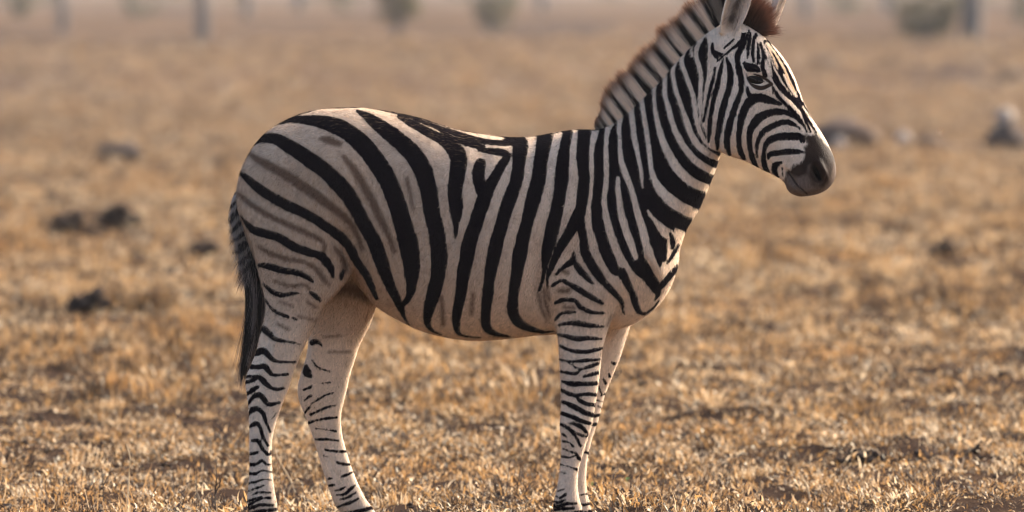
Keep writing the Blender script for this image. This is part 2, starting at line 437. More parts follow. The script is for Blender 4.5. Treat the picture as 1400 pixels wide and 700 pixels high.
# ears: cupped leaf with thickness, opening direction given
def ear(base, tip, out_dir, wid):
    base, tip = np.array(base), np.array(tip)
    ax = tip - base; L = np.linalg.norm(ax); ax = ax / L
    o = np.array(out_dir, float); o -= ax * o.dot(ax); o /= np.linalg.norm(o)
    s = np.cross(ax, o)
    V = []; nu, nv = 14, 13
    for lay in (0, 1):
        for i in range(nu):
            u = i / (nu - 1)
            w = wid * (0.50 + 1.05 * u - 0.3 * u ** 2) * math.sqrt(max(1 - u ** 3.2, .015))
            cup = math.radians(104 - 40 * u)
            for j in range(nv):
                v = (j / (nv - 1) - .5) * 2
                a = v * cup
                r = w * .62
                thick = .0055 if lay else -.0055
                rr = r + thick * (1 - .35 * abs(v))
                V.append(base + ax * L * u + s * math.sin(a) * rr * 1.0 - o * (math.cos(a) * rr - r * .5) * .9)
    F = []
    n1 = nu * nv
    for i in range(nu - 1):
        for j in range(nv - 1):
            a = i * nv + j
            F.append((a, a + 1, a + nv + 1, a + nv)); F.append((n1 + a, n1 + a + nv, n1 + a + nv + 1, n1 + a + 1))
    rim = [(0, j) for j in range(nv)] + [(i, nv - 1) for i in range(1, nu)] + [(nu - 1, j) for j in range(nv - 2, -1, -1)] + [(i, 0) for i in range(nu - 2, 0, -1)]
    ids = [i * nv + j for i, j in rim]
    for a, b in zip(ids, ids[1:] + ids[:1]): F.append((a, n1 + a, n1 + b, b))
    return np.array(V), F
EAR_N = (P(991, 50, -.075), P(1020, -32, -.10))
EAR_F = (P(1046, 46, .035), P(1082, -34, .075))
pieces = [loft(torso, n=56), loft(neck, TH * .3), loft(head, TH, n=48), loft(hind_near), loft(hind_far), loft(fore_near), loft(fore_far), loft(dock, n=24),
          ear(EAR_N[0], EAR_N[1], (.42, -.9, 0.05), .074), ear(EAR_F[0], EAR_F[1], (.9, -.2, 0.05), .062)]
AV, AF, off = [], [], 0
for V, F in pieces:
    AV.append(V); AF += [tuple(int(i) + off for i in f) for f in F]; off += len(V)
raw = bpy.data.meshes.new('zebra_raw'); raw.from_pydata(np.concatenate(AV).tolist(), [], AF); raw.update()
import bmesh
bm = bmesh.new(); bm.from_mesh(raw); bmesh.ops.recalc_face_normals(bm, faces=bm.faces[:]); bm.to_mesh(raw); bm.free()
tmp = bpy.data.objects.new('zebra_raw', raw); scene.collection.objects.link(tmp)
md = tmp.modifiers.new('remesh', 'REMESH'); md.mode = 'VOXEL'; md.voxel_size = .0045; md.adaptivity = 0
dg = bpy.context.evaluated_depsgraph_get()
em = tmp.evaluated_get(dg).to_mesh()
nV = len(em.vertices)
co = np.empty(nV * 3, np.float32); em.vertices.foreach_get('co', co); co = co.reshape(-1, 3).astype(float)
nP = len(em.polygons); li = np.empty(len(em.loops), np.int32); em.loops.foreach_get('vertex_index', li)
quads = li.reshape(-1, 4)
tmp.evaluated_get(dg).to_mesh_clear()
bpy.data.objects.remove(tmp); bpy.data.meshes.remove(raw)
print('zebra verts', nV)

# ---- smoothing (stronger where limbs join the trunk)
E = np.concatenate([quads[:, [0, 1]], quads[:, [1, 2]], quads[:, [2, 3]], quads[:, [3, 0]]])
E = np.concatenate([E, E[:, ::-1]])
deg = np.bincount(E[:, 0], minlength=nV).astype(float)
def lap(f):
    if f.ndim == 1: return np.bincount(E[:, 0], f[E[:, 1]], nV) / deg
    return np.stack([np.bincount(E[:, 0], f[E[:, 1], i], nV) / deg for i in range(f.shape[1])], -1)
def topx(c, Y):         # metres -> photo px on plane Y
    s = FPX / (Y - CAM_Y)
    # inverse of P on a vertical plane
    dz = (c[:, 2] - CAM_Z) / (Y - CAM_Y)
    v = (dz * cp + sp_) / (cp - dz * sp_)
    dy = cp + v * sp_
    return 700 + c[:, 0] / (Y - CAM_Y) * dy * FPX, 350 - v * FPX
def gauss(qx, qy, x, y, rx, ry=None):
    ry = ry or rx
    return np.exp(-((qx - x) / rx) ** 2 - ((qy - y) / ry) ** 2)
qx, qy = topx(co, -.15)
wj = np.clip(gauss(qx, qy, 800, 330, 90, 130) + gauss(qx, qy, 410, 310, 90, 60) + gauss(qx, qy, 870, 300, 70, 110) + gauss(qx, qy, 975, 140, 22, 70), 0, 1)
for it in range(46):
    w = np.where(it < 5, .5, .5 * wj)
    co = co + (lap(co) - co) * w[:, None]
def normals():
    q = co[quads]
    fn = np.cross(q[:, 2] - q[:, 0], q[:, 3] - q[:, 1])
    vn = np.stack([np.bincount(quads.ravel(), np.repeat(fn[:, i], 4), nV) for i in range(3)], -1)
    return vn / np.maximum(np.linalg.norm(vn, axis=1, keepdims=True), 1e-12)
vn = normals()

# ---- sculpted relief, in side view, on both flanks
def relief(x, y, rx, ry, amp, ang=0, plane=-.2, side=0, only=None):
    """push along the surface normal: positive = out; amp in mm"""
    X, Y = topx(co, plane)
    dx, dy = X - x, Y - y
    c, s = math.cos(math.radians(ang)), math.sin(math.radians(ang))
    u = dx * c + dy * s; v = -dx * s + dy * c
    g = np.exp(-(u / rx) ** 2 - (v / ry) ** 2) * amp * 1.5 / 1000
    g *= np.clip(np.abs(vn[:, 1]) * 1.6, 0, 1)
    if side: g *= (np.sign(co[:, 1] + (.0 if only is None else only)) == side)
    return g
d = np.zeros(nV)
for a in [
    (455, 230, 45, 30, 7, 30), (475, 330, 26, 60, -9, 20), (400, 330, 50, 45, 8), (735, 400, 12, 50, -14, 8), (745, 330, 16, 70, -6, 10), (800, 260, 26, 80, 8, 15),
    (850, 300, 16, 70, -7, -20), (880, 370, 26, 34, 9), (915, 372, 14, 26, 4), (830, 435, 14, 40, -7, 25), (790, 400, 28, 26, 6), (640, 330, 90, 60, 5), (560, 340, 26, 60, -5, 20),
    (515, 180, 60, 16, 4), (880, 250, 18, 70, -4, -25), (905, 210, 16, 70, 4, -25), (770, 210, 40, 22, 5),
    (476, 356, 4, 34, -9, -20), (464, 345, 9, 34, 5, -20), (455, 402, 5, 30, 4, 42), (747, 412, 5, 34, -9, -6), (739, 415, 4, 30, -4, -4), (728, 415, 8, 34, 3), (838, 440, 5, 26, -6, 25),
    (655, 250, 5, 90, -1.6, 6), (672, 255, 5, 90, 1.4, 6), (690, 258, 5, 90, -1.6, 6), (706, 260, 5, 90, 1.4, 6), (722, 262, 5, 90, -1.6, 6), (637, 250, 5, 90, 1.3, 6), (620, 250, 5, 90, -1.4, 6),
    (905, 150, 10, 60, 3, -30), (925, 235, 12, 60, -4, -40), (420, 260, 14, 60, -4, 45), (810, 330, 10, 50, 4, -25), (785, 350, 8, 40, -4, 10), (858, 340, 8, 50, 4, -25)]:
    d += relief(*a)
for a in [  # head
    (1033, 110, 15, 9, -6, 12), (1030, 96, 18, 6, 7, 14), (1038, 122, 18, 5, 4, 8), (1012, 175, 26, 24, 6), (1060, 165, 30, 14, -5, 50), (1072, 135, 26, 6, 4, 50),
    (985, 60, 12, 12, 6), (1116, 237, 4.5, 10, -22, -28), (1107, 236, 4, 13, 6, -25), (1124, 232, 4, 13, 7, -25), (1082, 246, 3.0, 20, -6, -38), (1074, 240, 5, 8, -3), (1094, 256, 6, 14, 3, -55), (985, 140, 7, 55, -6, 8), (1050, 225, 30, 6, -3, 25)]:
    d += relief(*a, plane=-.1)
for a in [  # legs
    (362, 470, 5, 40, -7, 20), (375, 480, 6, 40, 3, 20), (352, 600, 3, 55, -3.5), (366, 600, 3, 55, 2), (365, 535, 10, 14, 3), (785, 580, 14, 14, 4), (772, 640, 3, 40, -4), (782, 640, 4, 40, 2), (800, 500, 8, 50, 3), (778, 500, 5, 60, -3)]:
    d += relief(*a, plane=-.14, side=-1)
for a in [(440, 540, 5, 60, -4, -8), (452, 630, 3, 60, -4, -20), (465, 640, 3, 55, 2, -20)]:
    d += relief(*a, plane=.14, side=1)
# soft uneven muscle / skin
d += (vnoise(co[:, 0] * 11 + 50, co[:, 2] * 11 + co[:, 1] * 9, 41) - .5) * .004
for _ in range(2): d = .5 * d + .5 * lap(d)
co = co + vn * d[:, None]
vn = normals()

# ---- coat pattern: stripes as strokes in side view, stored as a signed distance in photo pixels
QX, QY = {}, {}
def plane_coords(pl):
    if pl not in QX: QX[pl], QY[pl] = topx(co, pl)
    return QX[pl], QY[pl]
def stroke_dist(pts, pl):
    x, y = plane_coords(pl)
    pts = np.array(pts, float)
    if len(pts) > 2: pts = catmull(pts, 4)
    d = np.full(nV, 60.0)
    x0, x1, y0, y1 = pts[:, 0].min() - 40, pts[:, 0].max() + 40, pts[:, 1].min() - 40, pts[:, 1].max() + 40
    m = np.where((x > x0) & (x < x1) & (y > y0) & (y < y1))[0]
    if len(m) == 0: return d
    dm = np.full(len(m), 60.0); xm, ym = x[m], y[m]
    for a, b in zip(pts[:-1], pts[1:]):
        e = b[:2] - a[:2]; L2 = max(e.dot(e), 1e-6)
        t = np.clip(((xm - a[0]) * e[0] + (ym - a[1]) * e[1]) / L2, 0, 1)
        q = np.hypot(xm - a[0] - t * e[0], ym - a[1] - t * e[1]) - (a[2] + (b[2] - a[2]) * t) / 2
        dm = np.minimum(dm, q)
    d[m] = dm
    return d
def poly_dist(pts, pl):
    x, y = plane_coords(pl)
    pts = np.array(pts, float)
    d = np.full(nV, 1e9); inside = np.zeros(nV, bool)
    for a, b in zip(pts, np.roll(pts, -1, 0)):
        e = b - a; L2 = max(e.dot(e), 1e-6)
        t = np.clip(((x - a[0]) * e[0] + (y - a[1]) * e[1]) / L2, 0, 1)
        d = np.minimum(d, np.hypot(x - a[0] - t * e[0], y - a[1] - t * e[1]))
        cr = ((a[1] > y) != (b[1] > y)) & (x < (b[0] - a[0]) * (y - a[1]) / (b[1] - a[1] + 1e-9) + a[0])
        inside ^= cr
    return np.where(inside, -d, d)
sd = np.full(nV, 60.0)
def dark(pts, pl=-.2, side=0, k=1.06):
    global sd
    q = stroke_dist([(a, b, w * (1.2 if side else k)) for a, b, w in pts], pl)
    if side: q = np.where(np.sign(co[:, 1]) == side, q, 60.0)
    sd = np.minimum(sd, q)
def light(pts, pl=-.1):
    global sd
    sd = np.maximum(sd, -stroke_dist(pts, pl))

# rump, flank and barrel
BODY = [
 [(515,150.5,2),(540,156,3),(570,165,5),(600,176,6),(630,186,7),(660,194,7),(690,197,7)],
 [(355,183,3),(368,173,5),(385,166,8),(404,164,9),(430,166,14),(453,171,19),(475,181,21),(497,199,22),(513,219,23),(526,238,23),(537,261,22),(545,283,22),(553,310,23),(559,334,24),(563,361,21),(563,388,14),(560,404,9),(550,419,6)],
 [(340,203,4),(345,196,7),(353,191,10),(373,190,13),(396,201,17),(419,215,19),(439,229,19),(459,246,20),(476,266,20),(487,284,18),(500,309,18),(513.5,333,18),(523,361,17),(533.5,390,13),(547,419,10),(551.5,433,5),(558.5,447,2)],
 [(324,235,5),(338,246,9),(353,257,12),(373,270,13),(396,282,13),(418.6,292,12),(438.6,304,12),(456,316,12),(468,326,13),(478.6,338.6,12),(487,356,11),(498.6,373,10),(507,390,9),(514,408.6,5)],
 [(328,297,4),(344,313,9),(361,318.6,11),(381,324,11),(396,333,11),(410,340,11),(430,346,10),(441,351,11),(450,362,10),(454,371,7),(456,378,4)],
 [(354,363,6),(367,363.5,8),(384,368.6,8),(404,371.5,8),(418.6,377,7),(428.6,385,3)],
 [(360,388,2),(370,397,6),(384,403,6),(398.6,400.6,4),(411,400.6,2)], [(425,399,4),(433,406,6),(438,411,4)],
 [(362,409,2),(371,421.5,4),(383,428.6,5),(394,433,4)], [(400,434,3),(406,436.6,3)],
 [(470,370,4),(467,377,5),(466,382,3)],
 [(488,153,4),(505,163,12),(520,174,17),(538.6,187,20),(564,210,22),(578.6,234,23),(587,263,21),(591,291,20),(598,319,20),(601,347,20),(599,376,18),(592,404,17),(585.5,427,12),(584,442,9),(590,453,5),(603,460.5,2)],
 [(545,160,6),(568,173,10),(590,184,11),(610,195,15),(626,212,21),(626,234,20),(622,260,18),(624,283,17),(624,303,9),(623,325,2)],
 [(657,224,14),(654,237,16),(656,251,15),(661,266,16)],
 [(655,205,5),(670,207,8),(686,209,9),(694,214,9),(686,226,12),(676,243,13),(667,258.6,16),(661,274,18),(651,303,17),(642,331,18),(638,354,18),(633.5,376,16),(630,404,14),(625,427,12),(624,448,9),(631,460,4),(657,464,2)],
 [(600,178,5),(620,190,6),(640,196,9),(660,202,8)],
 [(690,196,9),(702,193,14),(711,196,20),(710,217,17),(706,246,16),(696,274,17),(687,303,16),(679,331,17),(674,354,17),(670,376,14),(667,404,14),(664,431,12),(666,448,12),(677,458,7),(697,462,3)],
 [(746,185,20),(740,217,17),(736,246,18),(728.6,274,18),(721,303,15),(714,331,17),(710,352,18),(706,376,14),(702,404,13),(701,425,14),(709,441,12),(723,450,9),(743,456,4),(757,455,2)],
 [(778,179,12),(772,203,13),(769,231,17),(766,260,16),(760.6,289,16),(754,317,17),(748,344,14),(744,370,6),(740,390,4),(737,397,3)],
]
for s in BODY: dark(s, k=1.13)
# neck: dark field, then the pale stripes, then the lower ends of the dark ones
sd = np.minimum(sd, poly_dist([(792,168),(812,165),(830,150),(850,135),(880,105),(905,75),(935,45),(962,20),(972,22),(967,48),(969,66),(967.5,95),(963,130),(959,168),(970,197),(984,208),
    (990,214),(980,240),(972,262),(957,296),(940,319),(924,312),(913,328),(911,352),(906,357),(902,372),(898,386),(886,384),(866,376),(842,376),(822,366),(812,345),(801,318),(796,306),(788,300),(787,280),(791,240),(790,200)], -.14))
for s in [
 [(818,168,11),(815,178.6,10),(809,203,7),(808.6,231,6),(807,260,6),(803.4,288.6,9),(803,306,11),(810,331,11),(815,349,12),(828,374,13),(839,391,14),(856,405,15),(862,420,15)],
 [(836,170,8),(832,176,8),(829,197,6),(829,217,7),(829,246,7),(826,274,7),(830,303,9),(838.6,331,11),(849,355,12),(861,376,14),(873,390,19),(883,404,22),(883,417,14)],
 [(845,244,5),(845,260,7),(848.6,288.6,9),(855.7,314,10),(863,334,10),(868.6,351,7)],
 [(849,162,7),(847,177,6),(847.7,188.6,5),(849,217,7),(854,234,8),(863.7,260,8),(871,288.6,9),(880,317,11),(886.6,346,13),(890,358,14),(897,373,16),(900,381,12)],
 [(864,152,8),(866,171,7),(868,190,7),(872,208.6,6),(876,231,5),(879,256,3)],
 [(878,136,6),(881,160,6),(885,183,6),(888.6,211,6),(891,234,7),(899,254,11),(914,271,14),(928.6,282,15),(948,292,14),(960,294,12)],
 [(896,113,6),(895,128.6,5),(897,154,6),(903,181,9),(911,203,10),(927,231,12),(948,250,12),(972,260,11)],
 [(910,104,6),(910,128.6,6),(916,154,7),(926,184,8),(943,211,9),(960,226,9),(978,236,9)],
 [(926,82,6),(921,97,5),(924,120,6),(933,148.6,6),(940,168,8),(946,186,8),(958,202,9),(970,211,8),(983,218,6)],
 [(938,67,6),(933,83,6),(938.6,103,6),(948,130,6),(952,160,6),(960,186,6),(970,198,6),(983,206.5,4)],
 [(956,48,5),(947,63,4),(947,77,3)],
 [(971,38,6),(961,51,7),(954,66,6),(953,80,6),(958,96,6),(959,114,6),(957.5,140,6),(958,166,3)],
 [(886,288,3),(894,302,8),(906,315,14),(920,322,12)],
]: light(s, -.14)
for s in [
 [(790,297,18),(777,320,14),(768,334,13),(757,356,10),(748.6,378.6,5),(748.6,390,3)],
 [(799,184,17),(797,217,17),(799,246,15),(796,274,14),(790,297,17)],
 [(792,302,14),(797,321,11),(801,347,13),(818.6,376,12),(828,388,9),(840,401,8),(850,413,6),(852,424,4),(854,431,2)],
 [(850,372,13),(858,388,10),(866,404,9),(869,416,9),(874,427,8)], [(874,428,7),(882,431,4),(894,424,4),(902,414,3)],
 [(877,361,16),(886,377,17),(896,392,15),(900.6,403,8),(897,411,3)], [(900,396,10),(909,388,9),(917,378.6,9),(928,367,8)],
 [(883,296,7),(888,305,11),(893,317,14),(899,331,18),(904,343,17),(909,356,6)],
 [(917,320,4),(921,332,8),(920,340,5)], [(913,361,3),(922,348,6),(929,337,5)],
 [(784,343,3),(783,356,8),(771,364,6),(761,374,4)], [(783,354,7),(793,368.6,9),(804,381,8),(811,387,4)],
 [(755.7,390,5),(767,383,5),(780,388.6,7),(794,397,8),(808.6,406,8),(823,414,5)],
 [(760,414,5),(771,410,6),(786,411,5),(796,421,7),(808.6,426.6,6),(826,428.6,3)],
 [(759,438.6,3),(766,430,4),(777,427,5),(787,426.6,3)],
]: dark(s)
# head: dark strokes
for s in [
 [(978,92,4),(975,108,4),(970,128,5),(966,146,4),(962,165,3)],
 [(989,80,3),(985,96,6),(980,120,7),(975,140,6),(972,156,6),(970,176,6),(968.5,194,3)],
 [(993,80,4),(997.5,93,7),(998.5,106,8),(996.5,120,8),(992,134,8),(988,150,9),(984,170,8),(981,190,7),(981,204,4)],
 [(981,84,3),(990,76,3),(998,69,3),(1008,62,5),(1016,53,7),(1017,40,6)], [(990,66,2.5),(1003,55,3)],
 [(974,60,3),(975,69,6),(980,75,9),(988,74,3)], [(979,78,4),(983,83,3)],
 [(1024,42,4),(1020,54,5),(1015,64,7),(1009,74,9),(1008,82,8),(1010,94,8),(1013,108,8),(1012.5,124,7),(1006,142,8),(1000,160,9),(995,180,9),(994,198,8),(998,212,4)],
 [(1068,142,4),(1054,138,9),(1040,134,12),(1028,136,13),(1018,148,11),(1013,162,10),(1010,180,8),(1010,196,7),(1014,211,7),(1018,218,4)],
 [(1021,120,4),(1023,128,6),(1028,133,8)],
 [(1100,174,4),(1094,166,5),(1084,158,7),(1070,153,8),(1052,154,10),(1037,161,12),(1027,174,10),(1024,189,7),(1026,208,7),(1032,224,7),(1036,230,4)],
 [(1093,176,3),(1088,172,4),(1080,168,7),(1070,167,8),(1056,172,8),(1043,180,8),(1036,192,6),(1034,204,4),(1035,214,3)],
 [(1097,192,8),(1093,187,10),(1080,186,10),(1064,187,10),(1050,193,9),(1044,204,6),(1044,220,7),(1047,232,7),(1053,239,3)],
 [(1050,216,4),(1052,211,7),(1062,209,8),(1076,207,8),(1090,207,7),(1099,208,4)],
 [(1068,222,3),(1060,225,8),(1059,234,7),(1064,242,4)], [(1069,229,2),(1070,240,3)],
 [(1054,86,6),(1057,98,8),(1060,107,9),(1066,116,10),(1076,128,9),(1088,140,7),(1096,151,5),(1102,166,5),(1108,180,4)],
 [(1056,119,2),(1062,130,5),(1072,141,5),(1081,150,6),(1090,159,5),(1098,170,4),(1103,180,3)],
 [(1088,138,4),(1097,152,5),(1107,167,4),(1115,181,4)],
 [(1026,46,4),(1025,56,5),(1023,66,5),(1022,79,3)], [(1034,48,5),(1031,55,5),(1029,70,5),(1030,84,4)],
 [(1036,60,3),(1037,74,5),(1036,87,4)], [(1040,60,4),(1044,76,5),(1042,90,6),(1046,103,7)],
 [(1018,87,6),(1024,92,12),(1032,93,10),(1037,96,6)],
]: dark(s, -.1)
sd = np.minimum(sd, poly_dist([(1044,54),(1054,55),(1064,66),(1078,86),(1090,112),(1099,138),(1110,162),(1104,158),(1094,143),(1080,128),(1066,112),(1054,98),(1046,78)], -.1))
for s in [[(1046,62,2),(1050,78,3),(1053,94,3),(1055,104,2)], [(1048,60,2),(1058,80,3),(1063,94,2)], [(1050,59,2),(1068,86,3),(1080,113,3),(1088,127,2)],
          [(1056,60,2),(1072,82,3),(1084,103,3),(1093,126,2)], [(1062,65,2),(1077,87,2.5),(1088,110,2.5),(1098,138,2)], [(1072,102,3),(1080,118,5),(1089,132,3)], [(1060,96,1.5),(1070,114,2.5),(1082,129,1.5)], [(1051,72,1.5),(1060,98,2)], [(1098,146,2),(1108,162,2.5),(1120,178,2)]]:
    light(s, -.1)
orange = np.full(nV, 60.0)
for s in [[(1048,60,1),(1058,80,3),(1063,94,2)], [(1050,59,1),(1068,86,3),(1080,113,3),(1088,127,2)]]:
    orange = np.minimum(orange, stroke_dist(s, -.1))
# leg bands, near side
for s in [
 [(361,448.6,8),(370,456.6,7),(378.6,463,5),(396,466,3),(411,470,2)],
 [(350,482,8),(361,479,8),(370,487,6),(380,493,4),(404,494.4,3)], [(343,501,6),(354,501,6),(362,500,7),(368,506,6),(374,511.6,4),(394,511,3)],
 [(336,514.4,4),(350,514,3)], [(335,523,4),(346,519,5),(354,514.4,6),(362,521,7),(370,528.4,5),(380,531.6,4),(388,530,4)], [(338,538,4),(345,533,6),(353,528,4)],
 [(339,552,4),(346,543,5),(353,538.6,6),(360,542,7),(367,551.6,5),(382,550,3)], [(340,566,4),(346,559,6),(353,558,6),(360,564,5),(364,576,4),(370,590,3)],
 [(372.4,572,1),(378,564,1)], [(341,583,4),(350,578.4,6),(356,583,5),(360,596,4),(367,609,3)], [(346,602,4),(353,602,5),(359,613,4),(368,621,4),(371,617,3)],
 [(343,620,4),(353,618,4)], [(341,635,4),(351,634,4),(358.6,629,4),(364.6,634,3),(372,634.5,2)], [(341,647,4),(350,647,4),(359,642.6,3),(372,645,2)],
 [(341,660,3),(351,658,3),(361,654.6,2),(372,656,1.5)], [(339,671,2),(351,666.6,3),(361,663,2)], [(346.6,675,2),(354,672,3),(370,672.6,1.5)],
 [(338,684.6,3),(349,681,3),(358,678.6,2)], [(339,691,3),(351,683.7,3),(361,680,2),(370,680,3)], [(340,695,4),(351,691,4),(359.4,689,4),(374,690,3)], [(342,702,4),(354,698,4),(378,696,4)],
 [(345,709,5),(380,704,5)],
 # foreleg
 [(764,444,3),(776,441,5),(790,441,7),(804,443.6,6),(824,446,3)], [(762,457,3),(774,459,5),(788,462,6),(804,461.6,5),(822,463,3)], [(765,472,3),(776,477,4),(790,480,5),(806,479.6,5),(824,476,3)],
 [(765,491,3),(780,493.6,3),(800,492,4),(820,491,3)], [(776,494,2),(786,501,2),(794,504,2),(804,501,4),(817,497,4)], [(764,507,3),(776,509,4),(787,510,4),(793.6,505,2)], [(798,514,3),(806,512,5),(816,509.6,5)],
 [(769,521,3),(780,524,6),(794,524,6),(815,524,5)], [(768,533,4),(778,538,5),(788,540,5),(800,538,4),(814,539.4,4)], [(788,541,3),(794,548,5),(804,552,5),(814,554,5)],
 [(769,549,4),(780,553,6),(794,560,6),(800,564,6),(812,567.6,5)], [(768,565,5),(782,569,5),(796,575,5),(807,578.5,4)], [(766,579.6,3),(774,583,5),(782,589,5),(788,598,4),(794,609,3)],
 [(782,589,3),(794,594,3),(802,596.4,3),(803,592,3),(796,584,5),(786,579,4),(779,577.6,3)], [(769,593,3),(774,596,3)], [(770,602.6,3),(778,604.4,3),(784,610,3)],
 [(770,613,2),(778,616,2),(787,619,3),(790,625,5),(793.6,628,4)], [(767,623.6,3),(778,625,3),(786,622.4,2)], [(766,635,3),(776,637,2),(789,641.6,3)], [(766,645.6,2),(772,646,3)],
 [(763,671,2),(771,668,2)], [(760,678,3),(766,680,3),(773,675.6,3)], [(758,685,3),(764,686.4,4),(772,683,3)], [(755,691,4),(764,692,5),(774,688,4),(788,688,2)], [(757,697,4),(770,695,4),(784,694,3)],
 [(760,706,6),(798,700,6)],
]: dark(s, -.14, -1)
for s in [
 [(427,468,6),(434,466,6),(441,472,2)], [(419,500,5),(420,508,10),(425,513,6)], [(428,492,2),(435,501,2),(452,507,2)], [(415,532.4,2),(423,529.6,3),(426.4,527,3)], [(416,547,2),(425,540,3)], [(417,564,3),(424,555,3)],
 [(440,523,2),(453,522,2)], [(426,551,1.5),(444,540,3),(456,536,2)], [(425,566,3),(436,561,3),(448,555.6,3),(460,553,2)], [(422,578,3),(434,573.6,3),(448,571,3),(461,570,2)], [(431,585.4,1.5),(444,586,2),(460,589,2)],
 [(432,600,3),(448,600,3),(463,602,2)], [(445,614,3),(457,616,3),(472,617,3)], [(442.6,622,2),(448,624,2)], [(460,630.6,3),(466,633,4),(478,635,3)], [(467,651,2),(474,648.6,3),(482,645,2)], [(448,654.6,2),(454,653,2)],
 [(450,664,3),(457,662,3)], [(458,670,2),(466,668,3),(472,665,2)], [(460.6,676,2),(471,675,3),(479.4,668,4),(485,663,2)], [(466,682,2),(476,679,3),(486,673,3)], [(459,695,2),(467.4,690,3),(479.4,686,4),(490,681,3)], [(470,702,4),(508,694,5)],
 [(836,494,2),(840,496,4)], [(832,510,2),(834,514,3)], [(824,516,2),(828,523,3)], [(818,527,2),(821,535,3)], [(822,539,2),(829,537,3)], [(816,546,2),(825,549,2)], [(818,554,2),(823,557,3)], [(810,568,4),(820,566,4)], [(808,579,4),(816,579,4)], [(798,616,3),(806,619,4)],
 [(778,690,4),(806,688,4)], [(790,676,2),(803,674,2)], [(778,704,5),(810,698,5)],
]: dark(s, .14, 1)
# broken dark line along the spine
xb, yb = plane_coords(0.0)
spine = np.where((np.abs(co[:, 1]) < .05) & (vn[:, 2] > .35) & (xb > 335) & (xb < 825), (np.abs(co[:, 1] + .004 * np.sin(xb * .3)) - .016 - .006 * np.sin(xb * .11)) * PXM, 60.0)
sd = np.minimum(sd, spine)

# faint brown shadow stripes; the last strokes darken the elbow folds
sh = np.full(nV, 60.0)
for s in [
 [(337,210,4),(356,221,9),(376,231,10),(398.6,244,11),(418.6,257,11),(438.6,271,11),(458.6,286,9),(476,300,8),(487,317,6),(496,340,4)],
 [(324,266,4),(344,280,6),(367,294,6),(393,306,6),(416,316,6),(436,326,5),(444,334,4),(442,347,3)],
 [(440,190,4),(450,192,9),(464,197,6)], [(470,214,4),(484,231,8),(496,251,9),(508,272,9),(521,300,8),(533,323,6),(539,342,4)],
 [(353,337,3),(370,346,5),(393,353,5),(416,357,4),(433,367,5),(444,383,4),(450,388.6,2)], [(457,337,3),(467,351,6),(471,366,6),(467,378,4)],
 [(376,384,2),(396,390,3),(416,388.6,3),(424,394,3)], [(556,244,4),(561,263,4),(566,285,2)], [(604,404,3),(606,444,4)], [(647,402,3),(645,428,3)], [(766,397,5),(777,397,5)], [(772,420,3),(785,421,3)], [(770,370,3),(776,372,4)],
 [(408,432,1),(430,438,1.5)], [(380,443,2),(395,450,2)], [(441,466,1),(464,464,1)], [(447,487,1),(476,487,1)], [(383,412,1),(400,418,1.5)], [(420,412,1),(432,420,1.5)], [(737,402,2),(740,420,3),(748,438,2)], [(743,396,2),(746,415,3),(752,434,2)], [(748,392,2),(751,410,2)], [(836,432,1),(831,446,1.5)]]:
    sh = np.minimum(sh, stroke_dist([(a, b, w * 1.15) for a, b, w in s], -.2))
groin_shade = stroke_dist([(455,400,10),(470,392,16),(490,397,16),(505,408,8)], .13)  # brown tint paints the shade high on the far inner thigh
sh = np.where(co[:, 1] > .03, np.minimum(sh, groin_shade * .5), sh)
# muzzle and lips (bare dark skin), eye rims
MZ = [(1101,180),(1108,184),(1116,181),(1120,188),(1129,197),(1136,204),(1150,222),(1150,238),(1140,258),(1122,272),(1104,275),(1090,274),(1072,264),(1070,246),(1074,232),(1079,231),(1084,225),(1094,222),(1099,214),(1098,202),(1102,197),(1098,190)]
mz = poly_dist(MZ, -.1)
lip = poly_dist([(1070,236),(1080,233),(1090,238),(1098,236),(1103,226),(1109,222),(1107,234),(1112,250),(1124,252),(1134,236),(1138,216),(1150,224),(1150,245),(1140,266),(1118,280),(1080,280),(1066,264)], -.1)
lip = np.minimum(lip, stroke_dist([(1105,226,4),(1105,238,6),(1112,250,6),(1124,249,5),(1128,238,5)], -.1))
mouth = stroke_dist([(1075,232,2),(1081,240,2.5),(1089,252,2.5),(1103,265,2)], -.1)
nost = stroke_dist([(1112,227,4),(1116,236,8),(1120,245,5)], -.1)
rim = np.full(nV, 60.0)
for s in [[(1020,101,2),(1022,108,3),(1027,115,4),(1034,119,6),(1042,120,6),(1052,116,5)], [(1030,101,2),(1038,104,4),(1048,109,4),(1055,115,4)], [(1055,117,2),(1056,128,2)]]:
    rim = np.minimum(rim, stroke_dist(s, -.1))
# keep head-only marks on the head
xh, yh = plane_coords(-.1)
onhead = (xh > 960) & (yh < 285) & ((xh > 985) | (yh < 210))
for nm in ('mz', 'lip', 'mouth', 'nost', 'rim', 'orange'):
    globals()[nm] = np.where(onhead, globals()[nm], 60.0)
# ears: white backs, dark rim and dark fluff inside handled by attribute
def ear_mask(e):
    ax = e[1] - e[0]; L = np.linalg.norm(ax); ax = ax / L
    rel = co - e[0]; u = rel @ ax
    r = np.linalg.norm(rel - u[:, None] * ax, axis=1)
    return (u > .02 * 1) & (r < .062), u / L, rel
earin = np.zeros(nV)
def unit1(a): return a / np.linalg.norm(a)
for e, od in ((EAR_N, np.array([.42, -.9, .05])), (EAR_F, np.array([.9, -.2, .05]))):
    m, u, rel = ear_mask(e)
    od = od / np.linalg.norm(od)
    facing = vn @ od
    m2 = m & (yh < 44)
    sd = np.where(m2 & (u > .1), np.where((u > .78), -3.0, 60.0), sd)
    axx = unit1(e[1] - e[0]); ss = np.cross(axx, unit1(od - axx * od.dot(axx)))
    vv = (rel @ ss) / .034
    inner = np.exp(-((vv - .2) / .42) ** 4)
    earin = np.where(m2 & (u > .08) & (facing > -.35), np.clip((u - .08) * 6, 0, 1) * inner, earin)
